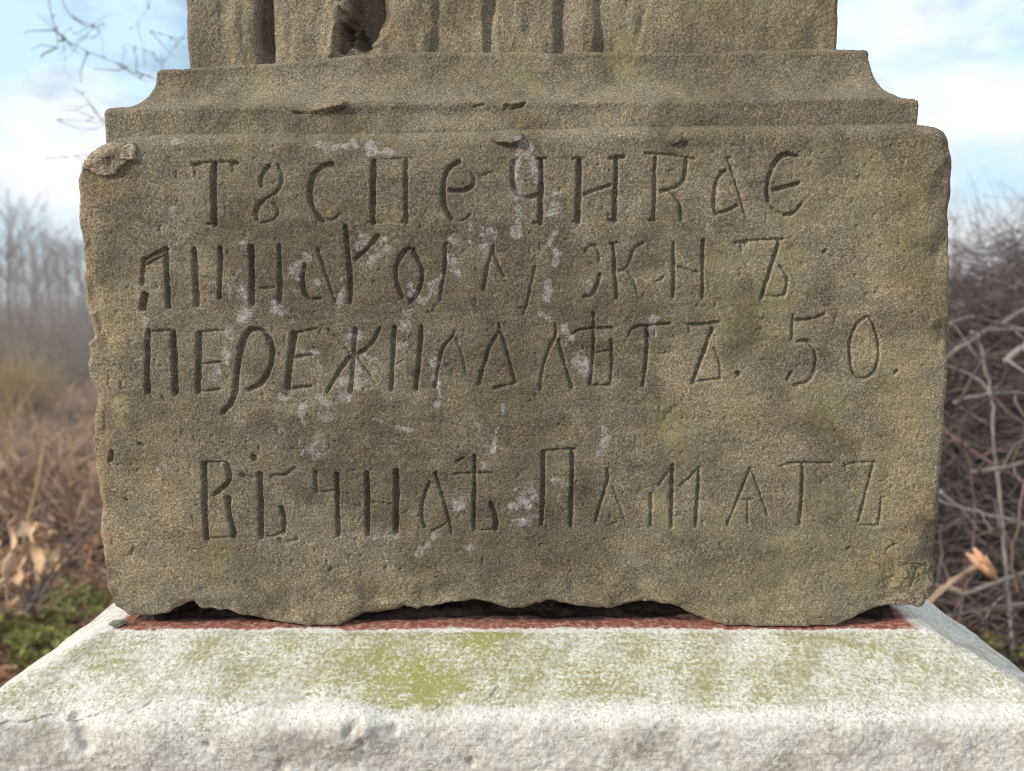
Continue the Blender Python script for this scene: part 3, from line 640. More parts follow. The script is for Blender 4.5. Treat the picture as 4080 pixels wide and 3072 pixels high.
    # proud flake on the shoulder
    for px, py, ax, az, hgt in ((1095, 292, .016, .0075, .006), (1455, 300, .007, .005, .0025)):
        f = disp([px], [py])[0]
        e = ((X - f[0]) / ax) ** 2 + ((Z - f[2]) / az) ** 2 + .25 * noise2(X, Z, .006, 27)
        lower = sstep(-.9, .8, -(Z - f[2]) / az)
        Y -= hgt * (1 - sstep(.75, 1.05, e)) * (.25 + .75 * lower)
    Y0s = Y.copy()
    # grain
    g = .00018 * noise2(X, Z, .0020, 29) + .00014 * noise2(X, Z, .0045, 30)
    g += .00006 * rng.standard_normal(X.shape)
    pit = np.clip(noise2(X, Z, .0055, 33) - .72, 0, 1) * .0035
    Y += g + pit
    P = np.stack([X, Y, Z], -1)
    # rings going back from the outline
    ring_idx = np.concatenate([np.arange(nu - 1) + 0, (np.arange(nv - 1)) * nu + nu - 1, (nv - 1) * nu + np.arange(nu - 1, 0, -1), np.arange(nv - 1, 0, -1) * nu])
    flat = P.reshape(-1, 3)
    rim = flat[ring_idx]
    cen = np.array([0, 0, .23])
    deps = [.004, .009, .016, .025, .036, .05, .07, .09, .12, .15, .18, .21, .24]
    cos = [flat]; n0 = len(flat); nr = len(ring_idx)
    quads = [grid_quads(nv, nu)]
    prev = ring_idx
    arc = np.cumsum(np.r_[0, np.linalg.norm(np.diff(rim, axis=0), axis=1)])
    nb = nu - 1
    for k, dp in enumerate(deps):
        r = rim.copy(); r[:, 1] = np.maximum(rim[:, 1], 0) + dp
        out = rim - cen; out[:, 1] = 0
        nrm = np.zeros_like(r)
        nrm[:nb, 2] = -1; nrm[nb:nb + nv - 1, 0] = 1; nrm[nb + nv - 1:nb + nv - 1 + nu - 1, 2] = 1; nrm[nb + nv - 1 + nu - 1:, 0] = -1
        amp = .0022 * fbm(arc, arc * 0 + dp * 1.3, .03, 35, 4) * sstep(0, .02, dp)
        r += nrm * amp[:, None]
        r[:, 2] = np.maximum(r[:, 2], .0006)
        cos.append(r)
        idx = n0 + k * nr + np.arange(nr)
        j = np.roll(np.arange(nr), -1)
        quads.append(np.stack([prev, idx, idx[j], prev[j]], -1))
        prev = idx
    # back
    back = np.array([[0, deps[-1] + .002, .23]]); cos.append(back)
    bi = n0 + len(deps) * nr
    j = np.roll(np.arange(nr), -1)
    tris = np.stack([prev, np.full(nr, bi), prev[j]], -1)
    co = np.concatenate(cos)
    mk = np.zeros((len(co), 4)); mk[:, 1] = .2
    mk[:n0] = marks_of(X, Z).reshape(-1, 4)
    global BLOCK
    BLOCK = (X[::3, ::3].ravel(), Z[::3, ::3].ravel(), Y0s[::3, ::3].ravel())
    return mesh_np('inscribed_block', co, np.concatenate(quads), tris, M_stone, stone, True, {'marks': mk})


block = build_block()


def sweep(profile_fn, X0, nfront, nv, side_len, side_n=40, corner=.004):
    """rings of a moulding that runs along the front and returns down both sides: profile_fn(v, x) -> setback, z"""
    ys = np.r_[side_len * (np.linspace(1, 0, side_n) ** 2)]
    rows = []
    v = np.linspace(0, 1, nv)
    sfront = np.linspace(-1, 1, nfront)
    S = np.r_[np.full(side_n, -1.), sfront[1:-1], np.full(side_n, 1.)]
    BACK = np.r_[ys, np.zeros(nfront - 2), ys[::-1]]
    P = np.zeros((nv, len(S), 3))
    for k, vv in enumerate(v):
        d, z = profile_fn(vv, S * X0)
        P[k, :, 0] = S * (X0 - d); P[k, :, 1] = d + BACK; P[k, :, 2] = z
    # round the arrises
    ex = np.minimum(np.abs(P[:, :, 0] - P[:, :1, 0]), np.abs(P[:, :, 0] - P[:, -1:, 0]))
    k = np.clip(1 - ex / corner, 0, 1)
    P[:, :, 1] += np.where(BACK[None] == 0, corner * (1 - np.sqrt(1 - k * k * .98)), np.where(BACK[None] < corner, corner * .85 - BACK[None] * .85, 0))
    return P, S, BACK


def grain_disp(P, seed, amp=1.0):
    n = grid_normals(P)
    u = P[:, :, 0] - P[:, :, 1]; w = P[:, :, 2] + P[:, :, 1] * .7
    h = .0013 * fbm(u, w, .07, seed, 3) + .0006 * fbm(u, w, .02, seed + 3, 3) + .00026 * noise2(u, w, .0022, seed + 5) + .00010 * rng.standard_normal(u.shape)
    return P + n * (h * amp)[..., None], n


def build_moulding():
    fx = disp([240, 300, 600, 1100, 1500, 1900, 1985], [232, 226, 221, 214, 210, 204, 206], .019)
    cx = disp([345, 420, 560, 680, 750, 850, 1100, 1500, 1750, 1880], [150, 141, 135, 127, 117, 113, 114, 112, 108, 107], .0555)

    def prof(v, x):
        zf = np.interp(x, fx[:, 0], fx[:, 2]); zc = np.interp(x * .91, cx[:, 0], cx[:, 2])
        zl = .425 + 0 * x
        if v < .40:                         # upright fillet with a rounded top
            k = v / .40
            if k < .8: return .019 + 0 * x + .003 * (1 - k / .8) ** 2 * 0, zl + (zf - .006 - zl) * (k / .8)
            a = (k - .8) / .2 * math.pi / 2
            return .019 + .006 * (1 - math.cos(a)) + 0 * x, zf - .006 + .006 * math.sin(a)
        if v < .85:                         # cavetto
            k = (v - .40) / .45; a = k * math.pi / 2
            d0, d1 = .026, .053
            zt = zc - .005
            return d0 + (d1 - d0) * math.sin(a) + 0 * x, zf + .001 + (zt - zf - .001) * (1 - math.cos(a)) ** .9
        if v < .93:
            a = (v - .85) / .08 * math.pi / 2
            return .053 + .005 * (1 - math.cos(a)) + 0 * x, zc - .005 + .005 * math.sin(a)
        k = (v - .93) / .07
        return .058 + .06 * k + 0 * x, zc + .0005 * k
    P, S, B = sweep(prof, .393, 950, 190, .22)
    P, n = grain_disp(P, 71)
    X, Z = P[:, :, 0], P[:, :, 2]
    FLK = np.zeros(X.shape)
    # flakes standing proud of the fillet, one with a crack under it
    for px, py, ax, az, hgt in ((700, 229, .023, .0066, .0060), (1103, 224, .014, .0036, .0022)):
        f = disp([px], [py], .019)[0]
        tx = (X - f[0]); tz = (Z - f[2]) - tx * .18
        e = (tx / ax) ** 2 + (tz / az) ** 2 + .25 * noise2(X, Z, .006, 77)
        msk = (1 - sstep(.8, 1.02, e)) * (B[None] == 0) * (P[:, :, 1] < .045)
        FLK = np.maximum(FLK, .45 * msk)  # flakes painted paler, the light on their faces put into the colour
        P[:, :, 1] -= hgt * msk * sstep(-1.3, .8, tx / ax - .25 * tz / az)
    for c_, w_, dep_, pts in (('P', 8, .0032, [(900, 706), (1000, 712), (1045, 708), (1130, 692), (1212, 672), (1228, 632)]), ('P', 8, .002, [(1330, 632), (1362, 618)]), ('P', 9, .0022, [(2040, 662), (2095, 650)]), ('Q', 12, .003, [(20, 490), (60, 496), (95, 484)])):
        q_ = face_xz(c_, pts, .018); d_ = seg_dist(X, Z, q_); hw_ = w_ * CR[c_][2] * .00023
        P[:, :, 1] += dep_ * np.clip(1.3 - d_ / hw_, 0, 1) * (B[None] == 0)
    # worn stretch of the fillet right of the flake
    for px, wd, am in ((880, .055, .006), (1010, .03, .004), (1290, .04, .003)):
        f = disp([px], [225], .019)[0]
        P[:, :, 1] += am * np.exp(-((X - f[0]) / wd) ** 2) * (1 - sstep(.0, .018, np.abs(Z - f[2] + .006))) * (B[None] == 0)
    mk = marks_of(np.sort(X, axis=1), Z, .02); mk[:, :, 0] *= .5; mk[:, :, 3] = np.maximum(mk[:, :, 3], FLK)
    nv, nu = P.shape[:2]
    o = mesh_np('moulding', P.reshape(-1, 3), grid_quads(nv, nu), None, M_stone, stone, True, {'marks': mk.reshape(-1, 4)})
    return o


build_moulding()


def build_slab():
    # worn relief of a draped figure on the shaft; depths in mm read across the photograph
    y0 = .0722
    rx = [300, 403, 540, 556, 562, 580, 588, 610, 650, 690, 704, 716, 731, 740, 752, 800, 822, 850, 880, 925, 934, 941, 958, 1000, 1046, 1053, 1066, 1078, 1150, 1200, 1208, 1228, 1262, 1286, 1293, 1308, 1345, 1372, 1400, 1480, 1900]
    rh = [0, 0, 1, 0, -15, -15, -7, -4, -2.5, -5, -1, 1, -1, -19, -21, -23, -12, -5, -2, -1.5, -2.5, -8, -7, -3, -1, -8, -8, -3, -1, -2, -8.5, -7, -1, -2, -9, -9, -5, -1, 0, .5, 0]
    xs = disp(rx, [60] * len(rx), y0)[:, 0]
    xe = .317
    nu, ztop = 760, 1.05
    zf = np.r_[np.linspace(.525, .625, 130), np.linspace(.627, ztop, 60)]
    X, Z = np.meshgrid(np.linspace(-xe, xe, nu), zf)
    pxz = disp([1110] * 3, [0, 60, 130], y0)[:, 2]
    down = np.clip((pxz[1] - Z) / (pxz[1] - pxz[2]), -2, 1.2)          # 0 at mid height, 1 at the foot
    # folds lean with height
    lean = np.interp(X, disp([560, 900, 1290, 1400], [60] * 4, y0)[:, 0], [0, .0, .002, .016])
    wx = .0035 * fbm(X * .4, Z, .05, 90, 3)
    R = np.interp(X + wx + np.clip(down, -1.5, 1) * lean * .8, xs, rh)
    R = np.where((R < 0) & (X > xs[6]), R * (.6 + .4 * np.clip(.5 + noise2(X, Z, .045, 94), 0, 1)), R)
    foot = sstep(.45, .95, down)
    hollow = (X > disp([733], [60], y0)[0, 0]) & (X < disp([835], [60], y0)[0, 0])
    R = np.where(R < -3, -3 + (R + 3) * (1 - .45 * foot * ~hollow), R)
    R = np.where(hollow, -6 + 0 * R, R)
    for pts, hw_, dp_ in (([(1345, -200), (1385, 0), (1356, 90), (1325, 150)], 130, 22), ([(1222, 150), (1205, 220), (1205, 285)], 42, 16), ([(1290, 170), (1310, 215)], 45, 10), ([(1330, 300), (1400, 312)], 34, 6), ([(1205, 20), (1230, 60)], 30, -7), ([(1180, 160), (1140, 330)], 26, -4)):
        q_ = face_xz('P', pts, y0); q_[:, 1] += 0
        d_ = seg_dist(X, Z, q_) + .003 * fbm(X, Z, .012, 89, 3)
        R -= dp_ * (1 - sstep(.45, 1.12, d_ / (hw_ * .6329 * .000255)))
    R = np.maximum(R, -62)
    R += 2.2 * fbm(X, Z * .35, .022, 87, 3) * (np.abs(R) > .5)
    Rb = R.copy()
    for _ in range(5):
        Rb[:, 1:-1] = .25 * Rb[:, :-2] + .5 * Rb[:, 1:-1] + .25 * Rb[:, 2:]
    R = Rb
    # folds fade out high up, where the shaft leaves the picture
    R *= 1 - .6 * sstep(.70, .95, Z)
    Y = y0 - R * .001
    k = np.clip(1 - np.minimum(X + xe, xe - X) / .006, 0, 1); Y += .006 * (1 - np.sqrt(1 - k * k * .98))
    e = .0012 * fbm(Z, Z * 0, .03, 83, 3)
    P = np.stack([X + e * np.sign(X) * (k > 0), Y, Z], -1)
    n = np.zeros_like(P); n[..., 1] = 1
    h = .0009 * fbm(X, Z, .06, 84, 3) + .0008 * fbm(X, Z * .4, .018, 85, 3) + .00028 * noise2(X, Z, .0022, 86) + .0001 * rng.standard_normal(X.shape)
    P[..., 1] += h
    nv = len(zf)
    flat = P.reshape(-1, 3)
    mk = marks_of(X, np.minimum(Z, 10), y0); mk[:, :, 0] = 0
    mk[:, :, 2] = np.maximum(mk[:, :, 2], .9 * sstep(7, 14, -R)); mk[:, :, 3] = np.maximum(mk[:, :, 3], .25)  # hollow and deep folds coloured darker with relief depth
    # sides, top and back
    ring = np.concatenate([np.arange(nu - 1), np.arange(nv - 1) * nu + nu - 1, (nv - 1) * nu + np.arange(nu - 1, 0, -1), np.arange(nv - 1, 0, -1) * nu])
    rim = flat[ring]; cos = [flat]; quads = [grid_quads(nv, nu)]; prev = ring; n0 = len(flat); nr = len(ring); j = np.roll(np.arange(nr), -1)
    for k_, dp in enumerate((.008, .02, .04, .08, .13)):
        r = rim.copy(); r[:, 1] = y0 + .004 + dp
        r[:, 0] += np.where(np.abs(rim[:, 0]) > xe - .003, .0008 * np.sign(rim[:, 0]) * fbm(rim[:, 2], rim[:, 2] * 0 + dp, .03, 88, 3), 0)
        cos.append(r); idx = n0 + k_ * nr + np.arange(nr)
        quads.append(np.stack([prev, idx, idx[j], prev[j]], -1)); prev = idx
    cos.append(np.array([[0, y0 + .136, .8]])); bi = n0 + 5 * nr
    tris = np.stack([prev, np.full(nr, bi), prev[j]], -1)
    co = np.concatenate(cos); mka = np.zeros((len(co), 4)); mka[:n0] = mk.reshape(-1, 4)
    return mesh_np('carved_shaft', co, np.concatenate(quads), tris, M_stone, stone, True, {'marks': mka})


build_slab()


def build_mortar_patch():
    # pale rough repair on the broken upper left corner
    poly = np.array([(466, 968), (500, 938), (535, 905), (600, 868), (660, 850), (720, 858), (780, 850), (830, 878), (825, 930), (815, 965), (770, 970), (738, 995), (712, 1020), (700, 1055), (640, 1068), (590, 1058), (530, 1030), (475, 1022)], float) * .66
    p = unproj(poly[:, 0], poly[:, 1])[:, [0, 2]]
    c = p.mean(0)
    nr, na = 40, 200
    cl = np.vstack([p, p[:1]])
    arc = np.r_[0, np.cumsum(np.hypot(*np.diff(cl, axis=0).T))]; tt = np.linspace(0, arc[-1], na, endpoint=False)
    ox = np.interp(tt, arc, cl[:, 0]); oz = np.interp(tt, arc, cl[:, 1])
    wig = 1 + .05 * fbm(tt, tt * 0, .006, 91, 3)
    f = np.linspace(0, 1, nr)[1:]
    X = c[0] + (ox - c[0])[None] * f[:, None] * wig; Z = c[1] + (oz - c[1])[None] * f[:, None] * wig
    bx, bz, by = BLOCK
    near = (bx < p[:, 0].max() + .01) & (bz > p[:, 1].min() - .01); bx, bz, by = bx[near], bz[near], by[near]

    def yat(x, z):
        out = np.empty(x.size)
        for k, (a_, b_) in enumerate(zip(x.ravel(), z.ravel())):
            d2 = (bx - a_) ** 2 + (bz - b_) ** 2; i_ = np.argpartition(d2, 6)[:6]; out[k] = by[i_].mean()
        return out.reshape(x.shape)
    Yy = yat(X, Z) - .0034 + .0006 * fbm(X, Z, .011, 92, 4) + .0009 * np.abs(noise2(X, Z, .0045, 93)) + .0003 * rng.standard_normal(X.shape) + .010 * sstep(.95, 1.0, f)[:, None]
    co = np.vstack([[[c[0], float(Yy[0].mean()), c[1]]], np.stack([X, Yy, Z], -1).reshape(-1, 3)])
    i = 1 + np.arange((nr - 1) * na).reshape(nr - 1, na); j = np.roll(i, -1, 1)
    q = np.stack([i[:-1].ravel(), i[1:].ravel(), j[1:].ravel(), j[:-1].ravel()], -1)
    t = np.stack([np.zeros(na, int), i[0], j[0]], -1)
    mesh_np('mortar_patch', co, q, t, M_mortar, stone)


build_mortar_patch()

# ------------------------------------------------------------------ the plinth
GZ = -1.05                                          # ground level


def build_plinth():
    W, DROP, HX = .0813, .047, .396
    root = thing('plinth', 'whitewashed plaster plinth with sloping green stained shoulders and a red painted top', 'plinth', (0, 0, GZ))
    nfr, sn = 1050, 60
    # profile: (outward offset, z), from the middle of the top to the foot
    prof = [(-.12, -.0002), (-.06, 0), (-.03, 0)]
    prof += [(-.03 + .03 * k / 34, 0) for k in range(1, 32)]
    n1 = 105
    for k in range(n1 + 1):
        a = k / n1; prof.append((W * a + .0, -DROP * a))
    # round both bends by smoothing below; then the upright face
    for k in range(1, 96): prof.append((W + .002, -DROP - .0011 * k))
    z = -DROP - .0011 * 95
    for k in range(1, 30): prof.append((W + .002, z + (GZ - .1 - z) * (k / 29)))
    pr = np.array(prof)
    sm = pr.copy()
    for _ in range(150):
        sm[4:-30] = .25 * sm[3:-31] + .5 * sm[4:-30] + .25 * sm[5:-29]
    pr = sm
    yb = .42
    sf = np.linspace(-1, 1, nfr)
    ss = np.linspace(1, 0, sn) ** 2.2
    S = np.r_[np.full(sn, -1.), sf[1:-1], np.full(sn, 1.)]
    B = np.r_[ss, np.zeros(nfr - 2), ss[::-1]]
    nv = len(pr)
    P = np.zeros((nv, len(S), 3))
    for k, (o, zz) in enumerate(pr):
        yf = .0005 - o
        P[k, :, 0] = np.where(S < 0, S * (.388 + o * 1.08), S * (.402 + o * 1.24)); P[k, :, 1] = yf + B * (yb + o - yf); P[k, :, 2] = zz
    # soften the hips
    for _ in range(80):
        P[:, 1:-1] = .25 * P[:, :-2] + .5 * P[:, 1:-1] + .25 * P[:, 2:]
    o_ = pr[:, 0][:, None]; zz_ = pr[:, 1][:, None]
    n = grid_normals(P)
    if n[60, nfr // 2, 1] > 0: n = -n
    u = P[:, :, 0] - P[:, :, 1] * .8; w = P[:, :, 2] * 1.2 + (P[:, :, 1] * -.9)
    up = sstep(-.0, .02, o_)                                     # 0 on the flat top
    vert = sstep(-DROP + .004, -DROP - .012, zz_)
    h = (.0017 * fbm(u, w, .11, 101, 3) + .0007 * fbm(u, w, .03, 102, 4)) * up
    h += (.0003 * fbm(u * .25, w, .004, 103, 2)) * up * (1 - vert)
    h += vert * (.0008 * fbm(u, w, .026, 104, 3) + .00028 * noise2(u, w, .0034, 105) + .0003 * noise2(u * .7, w, .007, 115))
    h += .00012 * rng.standard_normal(u.shape)
    # plaster coat edge: a ragged step that runs across the slope on the left
    stepz = -.036 + .006 * fbm(P[:, :, 0], P[:, :, 0] * 0, .05, 106, 4) + .055 * np.clip(P[:, :, 0] + .03, -.35, .18) * .45
    h += -.0022 * sstep(-.0007, .0007, stepz - P[:, :, 2]) * (1 - sstep(.00, .05, P[:, :, 0])) * up * 0 + .0016 * sstep(-.0006, .0006, P[:, :, 2] - stepz) * (1 - sstep(-.02, .06, P[:, :, 0])) * up

    def at(px, py):                                              # point of the front slope or face under a pixel
        uu = (px * KD - 2040) / FPX; vv = (1536 - py * KD) / FPX
        d = np.array([uu, CT + vv * ST, vv * CT - ST]); best = None
        C0 = np.array([0, -D, H])
        for k in range(40, nv - 1):
            yk = .0005 - pr[k, 0]; t = (yk + D) / d[1]; q = C0 + d * t
            e = abs(q[2] - pr[k, 1])
            if best is None or e < best[0]: best = (e, q)
        return best[1]

    def dist(q): return np.sqrt((P[:, :, 0] - q[0]) ** 2 + (P[:, :, 1] - q[1]) ** 2 + (P[:, :, 2] - q[2]) ** 2)
    dirt_dark = np.zeros(u.shape)
    # lumps and knocks
    for px, py, r, hh in ((745, 1575, .020, .006), (790, 1572, .014, .005), (690, 1580, .013, .003), (560, 1600, .02, .003), (130, 1560, .02, -.004), (1000, 1560, .02, .002), (1350, 1590, .02, .002), (850, 1585, .009, .003), (330, 1600, .025, .004), (1850, 1600, .03, .003)):
        h += hh * np.exp(-(dist(at(px, py)) / r) ** 2)
    for px, py, r, hh in ((770, 1568, .006, .005), (755, 1580, .005, .004), (783, 1600, .006, .003), (850, 1575, .005, .003), (450, 1610, .004, .003), (605, 1660, .006, .003), (1018, 1648, .004, .004)):
        e = np.exp(-(dist(at(px, py)) / r) ** 2); h -= hh * e; dirt_dark = np.maximum(dirt_dark, e * 1.2)
    a, b = at(160, 1548), at(186, 1612)                           # long chisel scar on the left
    dd = np.full(u.shape, 9.)
    for k in np.linspace(0, 1, 14): dd = np.minimum(dd, dist(a + (b - a) * k))
    h -= .005 * (1 - sstep(.002, .009, dd))
    P = P + n * h[..., None]
    # marks: red paint on the flat top, algae on the slope, dirt on the face
    xw, yw = P[:, :, 0], P[:, :, 1]
    edge = .0005 + .0022 * fbm(xw, xw * 0, .05, 108, 5) + .0008 * noise2(xw, xw * 0, .004, 120) + .010 * sstep(.27, .36, xw) * sstep(.385, .36, xw) * 0
    red = (1 - sstep(edge - .0012, edge + .0008, o_ + .0012 * fbm(xw, o_, .005, 121, 3))) * (yw < .2)
    soil = sstep(.014, .024, yw + .004 * fbm(xw, yw, .02, 119, 3)) * (1 - up)
    red *= sstep(-.384, -.372, xw + .012 * fbm(yw, yw * 0, .01, 109, 3)) * (1 - sstep(.384, .392, xw + .006 * fbm(yw, yw * 0, .02, 110, 2)))
    slope = sstep(.001, .006, o_) * (1 - sstep(-DROP + .010, -DROP + .001, zz_ + .003 * fbm(xw, xw * 0, .05, 111, 3)))
    big = fbm(xw, o_ * 2.2, .06, 112, 4)
    centre = np.exp(-((xw + .06) / .13) ** 2) + .4 * np.exp(-((xw - .28) / .13) ** 2) + .15
    side = 1 - .7 * (B[None] > 0)
    alg = slope * side * np.clip(.42 + .42 * centre + .10 * centre * big, 0, 1.0)
    alg = np.maximum(alg, .14 * sstep(.1, .7, fbm(u, w, .05, 113, 4)))
    for px, py, r, s_ in ((890, 1440, .03, .5), (930, 1490, .035, .5), (640, 1400, .02, .35), (820, 1500, .02, .4), (430, 1545, .016, .6), (330, 1520, .02, .4), (1030, 1400, .03, .35), (1800, 1420, .03, .35), (1470, 1560, .012, .5), (560, 1480, .03, .3), (70, 1555, .008, .8), (1780, 1575, .012, .5)):
        alg = np.maximum(alg, (s_ + .25) * np.exp(-(dist(at(px, py)) / r) ** 2) * np.clip(.6 + .8 * fbm(xw, w, .02, 114, 3), 0, 1.2))
    dirt_dark = np.maximum(dirt_dark, vert * (.42 + .5 * sstep(-.2, .7, fbm(u, w, .06, 116, 4))))
    dirt_dark = np.maximum(dirt_dark, .28 * slope + .45 * sstep(.0, .7, fbm(u, w, .03, 117, 4)))
    mk = np.stack([np.clip(red, 0, 1), np.clip(alg, 0, 1.4), np.clip(dirt_dark, 0, 1), np.clip(soil * (np.abs(xw) < .372), 0, 1)], -1)
    P[:, :, 2] -= GZ
    nu = len(S)
    q = grid_quads(nv, nu)
    o = mesh_np('body', P.reshape(-1, 3), q[:, ::-1], None, M_plinth, root, True, {'marks': mk.reshape(-1, 4)})
    # top sheet behind the front strip and the back, as one closed piece under the stone
    zt = -.0006 - GZ
    v = [(-HX + .02, .1, zt), (HX - .02, .1, zt), (HX - .005, yb, zt), (-HX + .005, yb, zt)]
    bo = HX + W
    v = [(-.37, .1, zt), (.385, .1, zt), (.385, yb, zt), (-.37, yb, zt)]
    v2 = [(-HX, yb - .002, zt), (HX, yb - .002, zt), (bo, yb + W, zt - DROP), (-bo, yb + W, zt - DROP), (bo, yb + W, 0), (-bo, yb + W, 0)]
    mesh_np('back_slope', np.array(v + v2), [[0, 1, 2, 3], [4, 5, 6, 7], [7, 6, 8, 9]], None, M_plinth, root, False, {'marks': np.tile([0, .3, .3, 0], (10, 1))})
    return root


build_plinth()

# small broken chip lying on the left corner of the plinth
import bmesh


def rock(name, loc, size, seed, mat, label, cat):
    bm = bmesh.new(); bmesh.ops.create_icosphere(bm, subdivisions=3, radius=1)
    r = random.Random(seed)
    cuts = [Vector((r.uniform(-1, 1), r.uniform(-1, 1), r.uniform(-1, 1))).normalized() for _ in range(11)]
    for v in bm.verts:
        d = v.co.normalized(); k = 1.0
        for c in cuts:
            dp = d.dot(c)
            if dp > .25: k = min(k, .72 / dp)
        v.co = d * k
    co = np.array([v.co[:] for v in bm.verts]); f = np.array([[v.index for v in p.verts] for p in bm.faces]); bm.free()
    co += .05 * np.stack([fbm(co[:, 1] + co[:, 2], co[:, 0], .4, seed)] * 3, -1) * co
    co = co * np.array(size); co[:, 2] -= co[:, 2].min()
    o = mesh_np(name, co, None, f, mat, None, False); o.location = loc; o.rotation_euler = (0, 0, .5)
    tag(o, label, cat); return o


c = disp([250], [1338], .0)[0]
rock('stone_chip', (c[0], .004, -.001), (.0085, .0045, .0042), 4, M_chip, 'small grey stone chip lying at the left corner of the red painted top', 'stone')

# crumbled mortar bed packed in the joint
bx_, by_ = np.meshgrid(np.linspace(-.366, .380, 900), np.linspace(0, 1, 46))
byy = .017 + .006 * fbm(bx_, bx_ * 0, .03, 151, 4) + by_ * .10
bz_ = (.0045 + .004 * fbm(bx_, byy, .018, 152, 4) + .0012 * noise2(bx_, byy, .004, 153)) * sstep(0, .25, by_) - .0012
mesh_np('mortar_bed', np.stack([bx_, byy, bz_ - GZ], -1).reshape(-1, 3), grid_quads(46, 900), None, M_bed, bpy.data.objects['plinth'])

# ------------------------------------------------------------------ ground, hill
def sinh_axis(n, lo, hi, k=4.0):
    t = np.linspace(-1, 1, n)
    s = np.sinh(t * k) / np.sinh(k)
    return np.where(s < 0, -lo * s * -1 * -1 if False else s * abs(lo), s * hi)


def ground_z(x, y):
    return GZ + .035 * fbm(x, y, 1.6, 131, 4) - .10 * sstep(6, 16, np.asarray(y, float)) + .3 * noise2(x, y, 60, 132) * sstep(20, 90, np.hypot(x, y))


gx, gy = np.meshgrid(sinh_axis(220, -900, 900, 7.5), sinh_axis(220, -900, 900, 7.5) + 2.5)
gP = np.stack([gx, gy, ground_z(gx, gy)], -1)
g = mesh_np('ground', gP.reshape(-1, 3), grid_quads(220, 220), None, M_ground); g['kind'] = 'structure'
hx_, hs_ = np.meshgrid(np.linspace(-420, 420, 160), np.linspace(0, 1, 24))
hz = -3 + (7 + 2 * fbm(hx_, hx_ * 0, 120, 141, 4) + .6 * fbm(hx_, hs_ * 40, 10, 142, 3)) * np.sin(hs_ * math.pi / 2) ** 1.2
hill = mesh_np('hills', np.stack([hx_, 270 + hs_ * 130 - .0004 * hx_ ** 2, hz], -1).reshape(-1, 3), grid_quads(24, 160), None, M_hill); hill['kind'] = 'structure'


# ------------------------------------------------------------------ vegetation
def wander(p, d, length, n, jit, r, bend=(0, 0, 0)):
    pts = [np.array(p, float)]; d = np.array(d, float); d /= np.linalg.norm(d)
    for _ in range(n):
        d = d + np.array([r.gauss(0, jit), r.gauss(0, jit), r.gauss(0, jit)]) + np.array(bend)
        d /= np.linalg.norm(d); pts.append(pts[-1] + d * length / n)
    return np.array(pts), d


def grow(mb, p, d, length, rad, depth, r, spread=.55, up=.06, sides=5, kids=4):
    pts, d2 = wander(p, d, length, 5, .09, r, (0, 0, up * .5))
    mb.tube(pts, np.linspace(rad, rad * .45, len(pts)), sides, False)
    if depth == 0: return
    for k in range(kids):
        f = r.uniform(.35, 1.0); q = pts[int(f * 5)]
        dd = pts[min(5, int(f * 5) + 1)] - pts[max(0, int(f * 5) - 1)]; dd /= np.linalg.norm(dd)
        dd = dd + np.array([r.gauss(0, spread), r.gauss(0, spread), r.gauss(0, spread * .7) + up])
        grow(mb, q, dd, length * r.uniform(.45, .72), rad * .45, depth - 1, r, spread, up, max(3, sides - 1), kids)


def bare_tree(loc, height, seed, label, group, name='bare_sapling', depth=3, kids=5, slim=1.0):
    r = random.Random(seed)
    root = thing(name, label, 'tree', loc, group)
    tb = MB(); pts, d = wander((0, 0, -.1), (r.gauss(0, .05), r.gauss(0, .05), 1), height * .72, 9, .05, r)
    rr = np.linspace(height * .011 * slim, height * .004 * slim, len(pts)); tb.tube(pts, rr, 7)
    tb.build('trunk', M_bark, root)
    cb = MB()
    for k in range(11):
        i = r.randint(2, 9); a = r.uniform(0, 6.28)
        grow(cb, pts[i], (math.cos(a) * .6, math.sin(a) * .6, .9), height * r.uniform(.2, .36), height * .0042 * slim, depth - 1, r, .45, .12, 4, kids)
    cb.build('crown', M_bark, root)
    return root


def pos(px, py_dist):
    """ground point under display column px at the given distance from the camera"""
    x = (px - 1106) / (FPX / KD) * py_dist
    y = py_dist - D
    return (x, y, float(ground_z(np.array(x), np.array(y))))


TREES = [(20, 24, 6.0), (48, 27, 4.4), (92, 30, 4.8), (118, 25, 4.0), (150, 29, 4.6), (172, 22, 3.7), (196, 27, 4.3), (-30, 19, 5.4), (70, 38, 6.2), (135, 40, 5.6)]
TL = ['tallest bare sapling at the far left edge of the field', 'slender bare sapling beside the tallest one at field edge', 'bare sapling with wide twiggy crown in the middle of far thicket',
      'low bare sapling among the thicket left of the gravestone', 'straight bare sapling behind the thicket near the gravestone', 'short bare sapling nearest to the gravestone edge',
      'bare sapling half hidden behind the gravestone left edge', 'large bare sapling cut by the left picture border', 'distant tall bare sapling behind the thicket', 'distant pale bare sapling close beside gravestone']
for k, ((px, dd_, hh), lb) in enumerate(zip(TREES, TL)):
    bare_tree(pos(px, dd_), hh * .82, 200 + k, lb, 'bare saplings along the field edge')

# far wood along the whole field edge: nobody could count it
r = random.Random(55); fw = MB()
for k in range(700):
    dd_ = r.uniform(42, 85); x = r.uniform(-75, 75); y = dd_
    z = float(ground_z(np.array(x), np.array(y))); hh = r.uniform(4.0, 7.0)
    pts, d = wander((x, y, z), (0, 0, 1), hh, 4, .05, r); fw.tube(pts, np.linspace(.06, .02, 5), 3, False)
    for _ in range(13):
        q = pts[r.randint(1, 4)]
        p2, _d = wander(q, (r.gauss(0, .5), r.gauss(0, .3), .8), hh * r.uniform(.2, .4), 3, .15, r); fw.tube(p2, np.linspace(.024, .01, 4), 3, False)
o = fw.build('far_woods', M_bark); o['kind'] = 'stuff'

